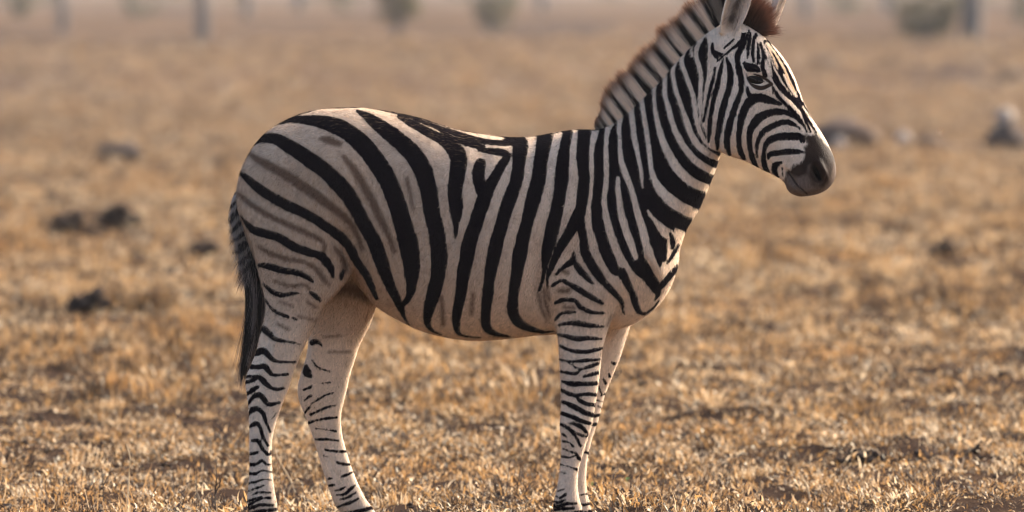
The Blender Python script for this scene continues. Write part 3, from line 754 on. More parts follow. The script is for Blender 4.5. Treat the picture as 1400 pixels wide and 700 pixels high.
tan = np.clip(gauss(qx, qy, 430, 290, 180, 160) * 1.05 + gauss(qx, qy, 660, 330, 190, 160) * .5, 0, 1) * np.clip((480 - qy) / 60, 0, 1)
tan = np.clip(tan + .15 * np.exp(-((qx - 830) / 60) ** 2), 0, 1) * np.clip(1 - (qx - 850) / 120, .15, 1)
dirt = np.clip((qy - 640) / 80, 0, 1)
back = np.clip((vn[:, 2] - .55) / .3, 0, 1) * np.clip((qx - 425) / 40, 0, 1) * np.clip((715 - qx) / 60, 0, 1) * (qy < 240)

def coat_material(trans=0.0):
    m, nt, out = new_mat('zebra_coat')
    b = NB(nt); pos = b.pos()
    fib = b.noise(150, b.scale(pos, (1.0, 1.0, .35)), 3, .6)
    fine = b.noise(420, b.scale(pos, (1, 1, .3)), 2, .6)
    mid = b.noise(26, pos, 3, .55)
    wob = b.math('ADD', b.math('MULTIPLY', b.math('SUBTRACT', fib, .5), 4.6), b.math('MULTIPLY', b.math('SUBTRACT', mid, .5), 2.4))
    sdn = b.math('ADD', b.attr('sd'), wob)
    darkf = b.ramp(sdn, -1.0, 1.0, 1.0, 0.0)
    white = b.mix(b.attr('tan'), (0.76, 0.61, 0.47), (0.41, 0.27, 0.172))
    patch = b.noise(7, pos, 4, .6)
    white = b.mix(b.ramp(patch, .4, .75, 0, .5), white, (0.50, 0.35, 0.235))
    white = b.mix(b.math('MULTIPLY', b.ramp(fib, .42, .70), .45), white, (0.46, 0.35, 0.27))
    white = b.mix(b.math('MULTIPLY', b.ramp(fine, .5, .72), .4), white, (0.78, 0.65, 0.52))
    white = b.mix(b.math('MULTIPLY', b.attr('dirt'), .35), white, (0.30, 0.22, 0.16))
    blot = b.noise(42, b.scale(pos, (1, 1, .55)), 4, .65)
    white = b.mix(b.math('MULTIPLY', b.ramp(blot, .45, .68), b.math('ADD', .25, b.math('MULTIPLY', b.attr('tan'), .4))), white, (0.34, 0.24, 0.17))
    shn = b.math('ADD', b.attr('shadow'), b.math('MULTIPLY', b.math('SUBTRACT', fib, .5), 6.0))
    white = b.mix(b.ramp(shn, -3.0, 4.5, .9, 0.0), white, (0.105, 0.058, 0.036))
    white = b.mix(b.ramp(b.attr('orange'), -1, 1, .5, 0), white, (0.50, 0.25, 0.07))
    black = b.mix(fib, (0.0015, 0.001, 0.002), (0.009, 0.006, 0.009))
    col = b.mix(darkf, white, black)
    mot = b.noise(110, b.scale(pos, (.45, 1.0, 1.0)), 4, .65)
    dusty = b.mix(b.ramp(mot, .42, .62), (0.03, 0.022, 0.018), (0.50, 0.33, 0.20))
    col = b.mix(b.math('MULTIPLY', b.attr('back'), b.ramp(b.noise(120, b.scale(pos, (.4, 1, 1)), 3, .6), .46, .68, 0, .2)), col, dusty)
    col = b.mix(b.math('MULTIPLY', b.attr('earin'), b.ramp(mid, .3, .6, .8, 1.0)), col, b.mix(fib, (0.012, 0.010, 0.009), (0.16, 0.125, 0.105)))
    col = b.mix(b.ramp(b.attr('rim'), -1, 1, 1, 0), col, (0.035, 0.019, 0.013))
    mzn = b.math('ADD', b.attr('muzzle'), b.math('ADD', b.math('MULTIPLY', b.math('SUBTRACT', fib, .5), 7.0), b.math('MULTIPLY', b.math('SUBTRACT', mid, .5), 10.0)))
    mzf = b.ramp(mzn, -3, 3, 1, 0)
    skin = b.mix(mid, (0.010, 0.0052, 0.0036), (0.042, 0.023, 0.015))
    skin = b.mix(b.ramp(b.math('ADD', b.attr('lip'), b.math('MULTIPLY', b.math('SUBTRACT', mid, .5), 8.0)), -7, .5, .8, 0), skin, b.mix(fib, (0.075, 0.050, 0.039), (0.21, 0.15, 0.115)))
    skin = b.mix(b.ramp(b.attr('mouth'), -1, 1.2, .9, 0), skin, (0.02, 0.014, 0.012))
    skin = b.mix(b.ramp(b.attr('nostril'), -1.5, 1, 1, 0), skin, (0.006, 0.004, 0.004))
    col = b.mix(mzf, col, skin)
    vv = b.node('ShaderNodeVectorMath', operation='SCALE'); nt.links.new(col, vv.inputs[0]); nt.links.new(b.attr('var'), vv.inputs['Scale'])
    col = vv.outputs[0]
    h = b.math('ADD', b.math('MULTIPLY', fib, .6), b.math('MULTIPLY', fine, .4))
    rough = b.math('SUBTRACT', .65, b.math('MULTIPLY', mzf, .1))
    bs = b.bsdf(col, rough, b.math('MULTIPLY', mzf, .05), b.bump(h, .6, .006))
    bs.inputs['Sheen Weight'].default_value = .02
    bs.inputs['Sheen Roughness'].default_value = .4
    if trans:      # single hairs let some light through
        t = b.node('ShaderNodeBsdfTranslucent'); nt.links.new(col, t.inputs[0])
        mx = b.node('ShaderNodeMixShader'); mx.inputs[0].default_value = trans
        nt.links.new(bs.outputs[0], mx.inputs[1]); nt.links.new(t.outputs[0], mx.inputs[2]); nt.links.new(mx.outputs[0], out.inputs[0])
    else:
        nt.links.new(bs.outputs[0], out.inputs[0])
    return m
COAT = coat_material()
COAT_HAIR = coat_material(.4)
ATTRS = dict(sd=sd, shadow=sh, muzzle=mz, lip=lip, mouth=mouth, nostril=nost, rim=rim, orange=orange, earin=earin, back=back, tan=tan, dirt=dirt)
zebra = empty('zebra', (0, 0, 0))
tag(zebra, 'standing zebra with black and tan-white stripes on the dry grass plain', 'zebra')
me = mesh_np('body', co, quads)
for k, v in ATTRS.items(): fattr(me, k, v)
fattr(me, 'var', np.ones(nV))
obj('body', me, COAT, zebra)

# ---- short coat hairs over the whole skin
def unit(a): return a / np.maximum(np.linalg.norm(a, axis=-1, keepdims=True), 1e-9)
def build_fur(n=330000):
    q = co[quads]
    area = np.linalg.norm(np.cross(q[:, 2] - q[:, 0], q[:, 3] - q[:, 1]), axis=1)
    fid = rng.choice(len(quads), n, p=area / area.sum())
    w = rng.uniform(0, 1, (n, 2))
    qq = quads[fid]
    wt = np.stack([(1 - w[:, 0]) * (1 - w[:, 1]), w[:, 0] * (1 - w[:, 1]), w[:, 0] * w[:, 1], (1 - w[:, 0]) * w[:, 1]], -1)
    base = (co[qq] * wt[..., None]).sum(1); nn = unit((vn[qq] * wt[..., None]).sum(1))
    at = {k: (v[qq] * wt).sum(1) for k, v in ATTRS.items()}
    keep = (at['muzzle'] > 2) & (np.abs(at['rim']) > 1.5)
    base, nn = base[keep], nn[keep]; at = {k: v[keep] for k, v in at.items()}; n = len(base)
    px, py = topx(base, -.15)
    flow = np.tile(np.array([-.55, 0, -.83]), (n, 1))
    hd = (px > 975) & (py < 275)
    flow[hd] = [-.35, 0, .94]
    flow += rng.normal(0, .28, (n, 3))
    tang = unit(flow - nn * (flow * nn).sum(1)[:, None])
    lift = rng.uniform(.18, .55, n)[:, None]
    dirn = unit(tang + nn * lift)
    L = rng.uniform(.006, .013, n) * np.where(hd, .6, 1) * np.where(py > 470, .7, 1)
    side = unit(np.cross(dirn, nn + rng.normal(0, .5, (n, 3))))
    wd = rng.uniform(.0004, .0009, n)[:, None]
    b0 = base - nn * .001
    V = np.stack([b0 - side * wd, b0 + side * wd, base + dirn * L[:, None]], 1).reshape(-1, 3)
    F = np.arange(3 * n).reshape(-1, 3)
    me = mesh_np('coat_hair', V, F, False)
    for k, v in at.items(): fattr(me, k, np.repeat(v, 3))
    fattr(me, 'var', np.repeat(np.clip(rng.normal(1.0, .5, n), .25, 2.0), 3))
    o = obj('coat_hair', me, COAT_HAIR, zebra); o['kind'] = 'stuff'
build_fur()

# ---- hair strands (mane, forelock, tail, ears): thin ribbons
def hair_material(name, spec=.15):
    m, nt, out = new_mat(name)
    b = NB(nt)
    c = b.node('ShaderNodeAttribute', attribute_name='hcol').outputs['Color']
    bs = b.bsdf(c, .5, spec)
    t = b.node('ShaderNodeBsdfTranslucent'); nt.links.new(c, t.inputs[0])
    mx = b.node('ShaderNodeMixShader'); mx.inputs[0].default_value = .25
    nt.links.new(bs.outputs[0], mx.inputs[1]); nt.links.new(t.outputs[0], mx.inputs[2])
    nt.links.new(mx.outputs[0], out.inputs[0])
    return m
HAIR = hair_material('zebra_hair')
def strands(name, paths, cols, width, face=None, parent=zebra):
    """paths (n,k,3), cols (n,k,3) -> crossed-angle ribbons"""
    n, k, _ = paths.shape
    d = unit(np.gradient(paths, axis=1))
    r = unit(rng.normal(0, 1, (n, 1, 3))) if face is None else unit(face[:, None] + rng.normal(0, .45, (n, 1, 3)))
    s = unit(np.cross(d, np.broadcast_to(r, d.shape)))
    taper = np.linspace(1, .25, k)[None, :, None]
    w = (width * rng.uniform(.6, 1.3, n))[:, None, None] * taper
    V = np.stack([paths - s * w, paths + s * w], 2).reshape(n, 2 * k, 3)
    C = np.repeat(cols, 2, axis=1)
    f = np.array([(2 * i, 2 * i + 1, 2 * i + 3, 2 * i + 2) for i in range(k - 1)])
    F = (np.arange(n)[:, None, None] * 2 * k + f[None]).reshape(-1, 4)
    me = mesh_np(name, V.reshape(-1, 3), F, True)
    ca = me.color_attributes.new('hcol', 'FLOAT_COLOR', 'POINT')
    ca.data.foreach_set('color', np.concatenate([C.reshape(-1, 3), np.ones((n * 2 * k, 1))], 1).astype(np.float32).ravel())
    o = obj(name, me, HAIR, parent); o['kind'] = 'stuff'
    return o
def lerp(a, b, t): return a + (b - a) * t
BLACK, WHITE, BROWN = np.array([.016, .012, .012]), np.array([.95, .77, .60]), np.array([.15, .078, .046])

def build_mane(n=18000, k=6):
    base = catmull([(818,176),(822,176),(834,171),(848,162),(864,152),(880,136),(896,114),(910,103),(926,82),(937,68),(956,48),(970,37),(985,24),(1000,12),(1014,6)], 16)
    tip = catmull([(815,171),(817,162),(821,148),(824,131),(836,112),(850,98),(866,83),(881,67),(896,47),(910,33),(928,15),(947,-2),(968,-20),(990,-30),(1012,-34)], 16)
    M = len(base) - 1
    u = rng.uniform(0, M, n); i = np.minimum(u.astype(int), M - 1); f = (u - i)[:, None]
    B = lerp(base[i], base[i + 1], f); T = lerp(tip[i], tip[i + 1], f)
    yb = rng.uniform(-1, 1, n) * .014
    Bp = P(B[:, 0], B[:, 1], 0); Tp = P(T[:, 0], T[:, 1], 0)
    ctr = -.016 * np.clip((B[:, 0] - 880) / 100, 0, 1)
    Bp[:, 1] = yb + ctr; Tp[:, 1] = yb * .9 + ctr + rng.normal(0, .006, n)
    Bp[:, 2] -= .012; Bp[:, 0] += .008
    Lf = (rng.beta(3.5, 1.1, n) * (.93 + .16 * vnoise(u * .22, u * 0, 71) + .08 * rng.uniform(size=n) ** 6))[:, None] * 1.03
    Tp = Bp + (Tp - Bp) * Lf + rng.normal(0, .0045, (n, 3))
    t = np.linspace(0, 1, k)[None, :, None]
    bend = rng.normal(0, .004, (n, 1, 3))
    path = lerp(Bp[:, None], Tp[:, None], t) + bend * np.sin(t * 3.1)
    # colour: the neck stripes run on into the mane
    idx = u / 16.0
    fr = np.abs(idx - np.round(idx)) + rng.normal(0, .028, n)
    wh = np.clip((.29 - fr) / .06 + .5, 0, 1)
    wh = np.where((idx < 1.2) | (idx > 11.6), wh * .3, wh)[:, None, None]
    c0 = lerp(BLACK, WHITE, wh) * rng.uniform(.85, 1.1, (n, 1, 1))
    tipf = np.clip((t * Lf[:, None] - .70) / .18 + rng.normal(0, .14, (n, 1, 1)), 0, 1)
    cols = lerp(c0, BROWN * rng.uniform(.7, 2.6, (n, 1, 1)), tipf)
    strands('mane', path, cols, .00065, np.stack([-.15 * np.ones(n), np.where(yb < 0, -1.0, 1.0), .35 * np.ones(n)], -1))
build_mane()

def build_forelock(n=5200, k=6):
    u = rng.uniform(0, 1, n); v = rng.uniform(-1, 1, n)
    Bp = P(1014 + 22 * u + rng.normal(0, 2, n), 24 + 24 * u + rng.normal(0, 3, n), 0)
    Bp[:, 1] = -.025 + v * .026 + .01 * u
    ang = np.where(rng.uniform(size=n) < .75, rng.normal(76, 12, n), rng.normal(24, 9, n))
    ang = np.where(u < .4, rng.normal(85, 14, n), ang)
    L = rng.uniform(.05, .10, n) * np.where(ang < 40, .66, 1)
    d = np.stack([np.cos(np.radians(ang)), rng.normal(-.05, .2, n), np.sin(np.radians(ang))], -1)
    t = np.linspace(0, 1, k)[None, :, None]
    path = Bp[:, None] + d[:, None] * L[:, None, None] * t + np.array([.02, -.004, -.012]) * t ** 2 * rng.uniform(.2, 1.2, (n, 1, 1))
    c = lerp(np.array([.03, .017, .014]), np.array([.105, .046, .03]), np.clip(t * 1.1 + rng.normal(0, .2, (n, 1, 1)), 0, 1)) * rng.uniform(.6, 1.5, (n, 1, 1))
    strands('forelock', path, np.broadcast_to(c, path.shape), .0007, np.tile([.3, -.9, .2], (n, 1)))
build_forelock()

def build_tail(n=9000, k=9):
    # spine of the tail in px; short banded hairs fringe the dock, long ones fall in locks to the tip
    sp = catmull([(329,262),(328,285),(334,312),(343,342),(351,372),(356,398),(357,425),(353,455),(345,485),(336,510)], 10)
    M = len(sp) - 1
    fringe = rng.uniform(size=n) < .58
    h = np.where(fringe, rng.uniform(.0, .42, n), rng.uniform(.22, .55, n))
    u = h * M; i = u.astype(int); f = (u - i)[:, None]
    B = lerp(sp[i], sp[i + 1], f)
    Bp = P(B[:, 0], B[:, 1], 0); ang0 = rng.uniform(0, 6.28, n)
    Bp[:, 1] += np.sin(ang0) * .015; Bp[:, 0] += np.cos(ang0) * .012 - .004
    t = np.linspace(0, 1, k)[None, :, None]
    Lf = rng.uniform(.02, .08, n)[:, None, None] * (.6 + 1.5 * h[:, None, None])
    df = np.stack([-np.abs(rng.normal(.5, .26, n)), rng.normal(-.05, .3, n), -np.ones(n)], -1)[:, None]
    pf = Bp[:, None] + unit(df) * Lf * t + np.array([.012, 0, -.008]) * t ** 2
    K = 46
    ex = rng.uniform(430, 522, K); lock = rng.integers(0, K, n)
    exx = 354 - 25 * np.clip((ex - 430) / 92, 0, 1) ** 1.3 + rng.normal(0, 1, K) * 8 * (1 - np.clip((ex - 430) / 100, 0, .85))
    ey = rng.normal(0, .016, K)
    stray = np.where(rng.uniform(size=n) < .12, 4.0, 1.0); end = P(exx[lock] + rng.normal(0, 1.6, n) * stray - 2 * (stray > 1), ex[lock] + rng.normal(0, 6, n) * stray ** .5, 0); end[:, 1] += ey[lock] + rng.normal(0, .004, n)
    mx_ = 353 + rng.normal(0, 8, K); mid = P(mx_[lock] + rng.normal(0, 2, n), 415 + rng.normal(0, 9, n), 0); mid[:, 1] += 1.3 * ey[lock] + rng.normal(0, .007, n)
    pl = (1 - t) ** 2 * Bp[:, None] + 2 * t * (1 - t) * mid[:, None] + t ** 2 * end[:, None]
    path = np.where(fringe[:, None, None], pf, pl) + rng.normal(0, .001, (n, 1, 3))
    tx, ty = topx(path.reshape(-1, 3), 0.0)
    band = np.clip(np.sin((ty + .75 * tx + 9 * vnoise(tx * .12, ty * .12, 91)) * .37) * 1.3 + .55, 0, 1).reshape(n, k, 1)
    band = np.clip(band + rng.normal(0, .3, (n, 1, 1)), 0, 1) * (1 - .6 * t)
    cw = lerp(np.array([.02, .016, .015]), np.array([.62, .52, .44]), band)
    fade = np.clip((h - .24) * 6 + rng.normal(0, .2, n), 0, 1)[:, None, None]
    tone = .25 + rng.uniform(0, 1, K) ** 3.0 * 6.5
    cd = np.array([.05, .038, .033]) * (tone[lock] * rng.uniform(.6, 1.5, n))[:, None, None]
    cols = np.where(fringe[:, None, None], lerp(cw, cd * 1.6, fade), cd) * np.ones_like(t)
    strands('tail_hair', path, np.broadcast_to(cols, path.shape), .0009, np.tile([-.4, -.9, .1], (n, 1)))
build_tail()

def build_ear_fluff(e, od, n):
    e0, e1 = e; ax = unit(e1 - e0); od = np.array(od, float); od = unit(od - ax * od.dot(ax)); s = np.cross(ax, od)
    u = rng.uniform(.12, .8, n); v = rng.choice([-1, 1], n) * rng.uniform(.7, 1.1, n)
    L = np.linalg.norm(e1 - e0)
    w = .030
    B = e0 + ax * (u * L)[:, None] + s * (v * w * .8)[:, None] + od * (.010 * np.abs(v) - .008)[:, None]
    d = unit(-s * (v * .55)[:, None] + ax * .75 + od * .25 + rng.normal(0, .15, (n, 3)))
    t = np.linspace(0, 1, 4)[None, :, None]
    path = B[:, None] + d[:, None] * rng.uniform(.015, .035, n)[:, None, None] * t
    c = lerp(np.array([.05, .04, .036]), np.array([.6, .53, .47]), rng.uniform(0, 1, (n, 1, 1)) ** .8)
    strands('ear_hair', path, np.broadcast_to(c, path.shape), .0006, np.tile(od, (n, 1)))
build_ear_fluff(EAR_N, (.42, -.9, .05), 220)
build_ear_fluff(EAR_F, (.9, -.2, .05), 260)

# ---- eyes
def eye_mat():
    m, nt, out = new_mat('zebra_eye'); b = NB(nt)
    bs = b.bsdf((0.007, 0.0045, 0.004), .32, .08); nt.links.new(bs.outputs[0], out.inputs[0]); return m
EYE = eye_mat()
def build_eyes():
    x, y = plane_coords(-.1)
    for side in (-1, 1):
        m = (np.hypot(x - 1034, y - 109.5) < 5) & (np.sign(co[:, 1] + .055) == side) & (yh < 285)
        c = co[m].mean(0)
        nrm = unit(vn[m].mean(0))
        bmm = bmesh.new(); bmesh.ops.create_uvsphere(bmm, u_segments=24, v_segments=16, radius=1.0)
        e = bpy.data.meshes.new('eye')
        tilt = Matrix.Rotation(math.radians(14), 4, 'Y')
        M = Matrix.Translation(Vector(c - nrm * .006)) @ tilt @ Matrix.Diagonal((.031, .0135, .0155, 1))
        bmm.transform(M)
        for f in bmm.faces: f.smooth = True
        bmm.to_mesh(e); bmm.free()
        obj('eye', e, EYE, zebra)
build_eyes()

# ---- lashes and whiskers
def build_whiskers():
    n = 46
    B = np.stack([rng.uniform(1076, 1132, n), rng.uniform(246, 268, n)], -1)
    Bp = P(B[:, 0], B[:, 1], -.10); Bp[:, 1] += rng.uniform(-.06, .06, n) - .03
    d = unit(np.stack([rng.normal(.2, .5, n), rng.normal(-.2, .5, n), -np.ones(n) * .8], -1))
    t = np.linspace(0, 1, 4)[None, :, None]
    path = Bp[:, None] + d[:, None] * rng.uniform(.012, .03, n)[:, None, None] * t
    strands('whiskers', path, np.ones_like(path) * np.array([.25, .2, .17]), .0003)
    n = 90
    u = rng.uniform(0, 1, n)
    Bp = P(1024 + 26 * u, 104 + 6 * u + 3 * np.sin(u * 3), -.145)
    Bp[:, 1] = -.15 - .01 * np.sin(u * 3.1)
    d = unit(np.stack([rng.normal(.25, .2, n), -np.ones(n), rng.normal(-.45, .2, n)], -1))
    path = Bp[:, None] + d[:, None] * rng.uniform(.008, .016, n)[:, None, None] * t
    strands('eyelashes', path, np.ones_like(path) * np.array([.02, .014, .012]), .0004)
build_whiskers()

# ---- hooves
def hoof_mat():
    m, nt, out = new_mat('zebra_hoof'); b = NB(nt); pos = b.pos()
    n = b.noise(90, b.scale(pos, (.2, .2, 2)), 3)
    bs = b.bsdf(b.mix(n, (0.03, 0.024, 0.02), (0.10, 0.08, 0.065)), .55, .4); nt.links.new(bs.outputs[0], out.inputs[0]); return m
HOOF = hoof_mat()
def build_hoof(lx, rx, ty, yc, half):
    A = P(lx, ty, yc); B = P(rx, ty - 8, yc)
    cx = (A[0] + B[0]) / 2; r = (B[0] - A[0]) / 2; zt = A[2]
    V, F = [], []; n = 28
    prof = [(0.0, 1.10, .30), (.12, 1.12, .30), (.5, 1.06, .17), (.85, 1.0, .04), (1.0, .96, 0.0), (1.0, .7, 0.0)]
    for s, sc, fwd in prof:
        for j in range(n):
            a = 2 * math.pi * j / n
            c, sn = math.cos(a), math.sin(a)
            V.append((cx + r * (sc * c + fwd * 1.1), yc + half * sc * sn * 1.08, s * zt + (.012 * c if s > .8 else 0)))
    for i in range(len(prof) - 1):
        for j in range(n): F.append((i * n + j, i * n + (j + 1) % n, (i + 1) * n + (j + 1) % n, (i + 1) * n + j))
    F.append(tuple(range(n))[::-1]); F.append(tuple(range((len(prof) - 1) * n, len(prof) * n)))
    me = bpy.data.meshes.new('hoof'); me.from_pydata(V, [], F); me.update()
    for p in me.polygons: p.use_smooth = True
    obj('hoof', me, HOOF, zebra)
build_hoof(350, 394, 730, -.14, .036); build_hoof(485, 526, 730, .14, .036)
build_hoof(764, 806, 730, -.13, .035); build_hoof(783, 818, 730, .12, .034)

# ================================================================== things on the plain
def stone_mat(name, a, bcol):
    m, nt, out = new_mat(name); b = NB(nt); pos = b.pos()
    n = b.noise(14, pos, 5, .6)
    bs = b.bsdf(b.mix(n, a, bcol), .95, .05, b.bump(n, .6, .02)); nt.links.new(bs.outputs[0], out.inputs[0]); return m
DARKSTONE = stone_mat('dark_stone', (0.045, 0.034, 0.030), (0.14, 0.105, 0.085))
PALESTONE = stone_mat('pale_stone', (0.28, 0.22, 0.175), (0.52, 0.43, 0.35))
DUNG = stone_mat('dung', (0.018, 0.013, 0.011), (0.075, 0.053, 0.041))
EARTH = stone_mat('mound_earth', (0.06, 0.043, 0.036), (0.15, 0.105, 0.08))
def lump_mesh(name, sx, sy, sz, seed, sub=3, rough=.25):
    bm_ = bmesh.new(); bmesh.ops.create_icosphere(bm_, subdivisions=sub, radius=1.0)
    from mathutils import noise as mn
    for v in bm_.verts:
        k = 1 + rough * (mn.noise(v.co * 1.6 + Vector((seed * 3.7, 0, 0))) + .5 * mn.noise(v.co * 4 + Vector((0, seed * 2.1, 0))))
        v.co *= k
        v.co.x *= sx; v.co.y *= sy; v.co.z *= sz
    for f in bm_.faces: f.smooth = True
    me = bpy.data.meshes.new(name); bm_.to_mesh(me); bm_.free(); return me
def gz(p): return float(ground_z(p[0], p[1]))
def on_ground(px, py):
    p = G(px, py); p[2] = gz(p); return p
def lump(name, px, py, wpx, hpx, mat, label, cat, seed, group=None, rough=.25):
    p = on_ground(px, py); s = (p[1] - CAM_Y) / FPX
    me = lump_mesh(name, wpx * s / 2, wpx * s / 2 * .8, hpx * s * .62, seed, 3, rough)
    o = obj(name, me, mat, None, p + np.array([0, 0, hpx * s * .33]))
    return tag(o, label, cat, group)
lump('earth_mound', 1152, 206, 96, 42, EARTH, 'low dark earth mound beyond the zebra\'s muzzle', 'mound', 1)
lump('stone', 1147, 207, 20, 22, PALESTONE, 'pale rounded stone lying against the low dark earth mound', 'stone', 2)
lump('stone', 1235, 198, 24, 24, PALESTONE, 'pale rounded stone with a flat dark lump as its shadow', 'stone', 3)
lump('stone', 1272, 199, 46, 18, DARKSTONE, 'flat dark lump standing in for the shadow of the pale rounded stone', 'stone', 4)  # dark lump added in place of the pale stone's shadow
lump('boulder', 1376, 209, 60, 44, DARKSTONE, 'dark grey boulder with a pale lump for its lit top', 'boulder', 5)
def boulder_lit_top():  # pale lump added to paint the boulder's sunlit top
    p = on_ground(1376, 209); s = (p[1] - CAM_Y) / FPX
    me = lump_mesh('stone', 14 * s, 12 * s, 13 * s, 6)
    tag(obj('stone', me, PALESTONE, None, p + np.array([-2 * s, 0, 48 * s])), 'pale lump standing in for the lit top of the dark grey boulder', 'stone')
boulder_lit_top()
lump('earth_mound', 1312, 207, 118, 15, EARTH, 'long low brown earth mound between flat shadow lump and boulder', 'mound', 21)
lump('earth_mound', 1200, 204, 70, 12, EARTH, 'thin low earth mound between the dark mound and pale stone', 'mound', 22)
lump('stone', 165, 220, 60, 30, DARKSTONE, 'long flat dark stone alone on the open plain behind the zebra', 'stone', 7)
lump('stone', 1128, 94, 44, 14, DARKSTONE, 'far low dark stone on the hazy plain above the earth mound', 'stone', 17)
lump('stone', 1386, 108, 50, 16, DARKSTONE, 'far low dark stone on the hazy plain beyond the boulder', 'stone', 18)

def dung_pile(px, py, wpx, n, rmin, rmax, label, seed):
    r = np.random.default_rng(seed)
    p = on_ground(px, py); s = (p[1] - CAM_Y) / FPX; hgt = wpx * s * (.16 if p[1] < 10 else .42)
    root = empty('dung_pile', p); tag(root, label, 'dung pile', 'dung piles in the dry grass')
    meshes = [lump_mesh('pellet', 1, .9, .75, seed + k, 2, .2) for k in range(3)]
    for m in meshes: m.materials.append(DUNG)
    for i in range(n):
        rad = r.uniform(rmin, rmax)
        x = r.normal(0, wpx * s * .26); y = r.normal(0, wpx * s * .22)
        z = r.uniform(0, 1) * hgt * max(0, 1 - (abs(x) / (wpx * s * .5)) ** 2) + rad * .6 + float(ground_z(p[0] + x, p[1] + y)) - p[2]
        o = bpy.data.objects.new('pellet', meshes[i % 3]); link(o, root)
        o.location = (x, y, z); o.scale = (rad, rad, rad); o.rotation_euler = (r.uniform(-.5, .5), r.uniform(-.5, .5), r.uniform(0, 6))
dung_pile(1184, 632, 95, 46, .009, .019, 'dark dung pellets piled in the sharp foreground grass under the muzzle side', 50)
dung_pile(1256, 628, 44, 14, .009, .018, 'small dark dung heap right next to the larger foreground pile', 60)
dung_pile(1342, 622, 56, 10, .009, .017, 'loose small dung heap standing apart from the larger foreground pile', 51)
dung_pile(280, 352, 50, 55, .018, .036, 'dark dung heap on the plain beside the tail', 52)
dung_pile(95, 324, 60, 60, .02, .042, 'dark dung heap in a blurred pair left of the tail', 53)
dung_pile(165, 316, 70, 75, .02, .042, 'wider dark dung heap of the blurred pair behind the tail', 54)
dung_pile(122, 436, 70, 80, .016, .034, 'dark dung heap at the foot of a tall dry tussock', 55)
dung_pile(1294, 356, 46, 34, .016, .032, 'dark dung heap on open stubble beneath the earth mound', 56)
dung_pile(1134, 345, 30, 10, .012, .026, 'small dark dung heap on open stubble below the muzzle', 57)
dung_pile(640, 470, 36, 10, .010, .022, 'small dark dung heap seen under the zebra\'s belly', 58)
dung_pile(950, 590, 40, 9, .008, .016, 'few dark dung pellets in the stubble beside the forelegs', 59)

# scattered clods of dark soil, too many and too small to count
def clods():
    base = [lump_mesh('clod', 1, 1, .7, 80 + k, 1, .35) for k in range(3)]
    VV, FF, off = [], [], 0
    data = []
    for b_ in base:
        v = np.array([x.co for x in b_.vertices]); f = np.array([p.vertices for p in b_.polygons]); data.append((v, f))
    for (y0, y1, hw, n, r0, r1) in [(-1, 8, 3.2, 6000, .004, .016), (8, 30, 5.5, 1800, .010, .036), (30, 100, 11, 2000, .02, .07)]:
        for i in range(n):
            x, y = rng.uniform(-hw, hw), rng.uniform(y0, y1)
            if abs(x) > 1.5 + (y + 25) * .09: continue
            if vnoise(np.array([x * 1.3]), np.array([y * .5]), 61)[0] < .52 and rng.uniform() < .8: continue
            v, f = data[i % 3]; r = r0 + (r1 - r0) * rng.uniform() ** 2.2
            a = rng.uniform(0, 6.28); R_ = np.array([[math.cos(a), -math.sin(a), 0], [math.sin(a), math.cos(a), 0], [0, 0, 1]])
            VV.append(v @ R_.T * r * np.array([rng.uniform(.8, 1.5), 1, rng.uniform(.6, 1.1)]) + np.array([x, y, float(ground_z(x, y)) + r * .35])); FF.append(f + off); off += len(v)
    me = mesh_np('soil_clods', np.concatenate(VV), np.concatenate(FF), True)
    tag(obj('soil_clods', me, stone_mat('clod_soil', (0.016, 0.011, 0.009), (0.075, 0.05, 0.036))), 'dark crumbs of soil and dung strewn through the stubble', 'soil', kind='stuff')
clods()

# dry tussocks and single stalks
def stalk_mat(name, a, bcol):
    m, nt, out = new_mat(name); b = NB(nt)
    col = b.mix(b.noise(30, b.pos(), 2), a, bcol)
    d = b.bsdf(col, .6, .3); t = b.node('ShaderNodeBsdfTranslucent'); nt.links.new(col, t.inputs[0])
    mx = b.node('ShaderNodeMixShader'); mx.inputs[0].default_value = .25
    nt.links.new(d.outputs[0], mx.inputs[1]); nt.links.new(t.outputs[0], mx.inputs[2]); nt.links.new(mx.outputs[0], out.inputs[0]); return m
STRAW = stalk_mat('pale_straw', (0.50, 0.36, 0.20), (0.74, 0.60, 0.40))
TWIG = stalk_mat('dark_twig', (0.035, 0.025, 0.02), (0.10, 0.07, 0.05))
RED = stalk_mat('reddish_stem', (0.24, 0.12, 0.06), (0.42, 0.25, 0.12))
LEAF = stalk_mat('green_leaf', (0.09, 0.16, 0.03), (0.16, 0.26, 0.05))
def tube(path, r0, r1, n=6):
    path = np.array(path, float); k = len(path)
    d = unit(np.gradient(path, axis=0)); up = np.array([.31, .2, .93])
    a = unit(np.cross(d, up)); b_ = np.cross(d, a)
    V, F = [], []
    for i in range(k):
        r = r0 + (r1 - r0) * i / (k - 1)
        for j in range(n):
            t = 2 * math.pi * j / n
            V.append(path[i] + (a[i] * math.cos(t) + b_[i] * math.sin(t)) * r)
    for i in range(k - 1):
        for j in range(n): F.append((i * n + j, i * n + (j + 1) % n, (i + 1) * n + (j + 1) % n, (i + 1) * n + j))
    return np.array(V), F
def join(parts):
    VV, FF, off = [], [], 0
    for V, F in parts:
        VV.append(V); FF += [tuple(int(i) + off for i in f) for f in F]; off += len(V)
    return np.concatenate(VV), FF
def mesh_any(name, V, F, smooth=True):
    me = bpy.data.meshes.new(name); me.from_pydata(np.asarray(V).tolist(), [], F); me.update()
    if smooth: me.polygons.foreach_set('use_smooth', np.ones(len(me.polygons), bool))
    return me
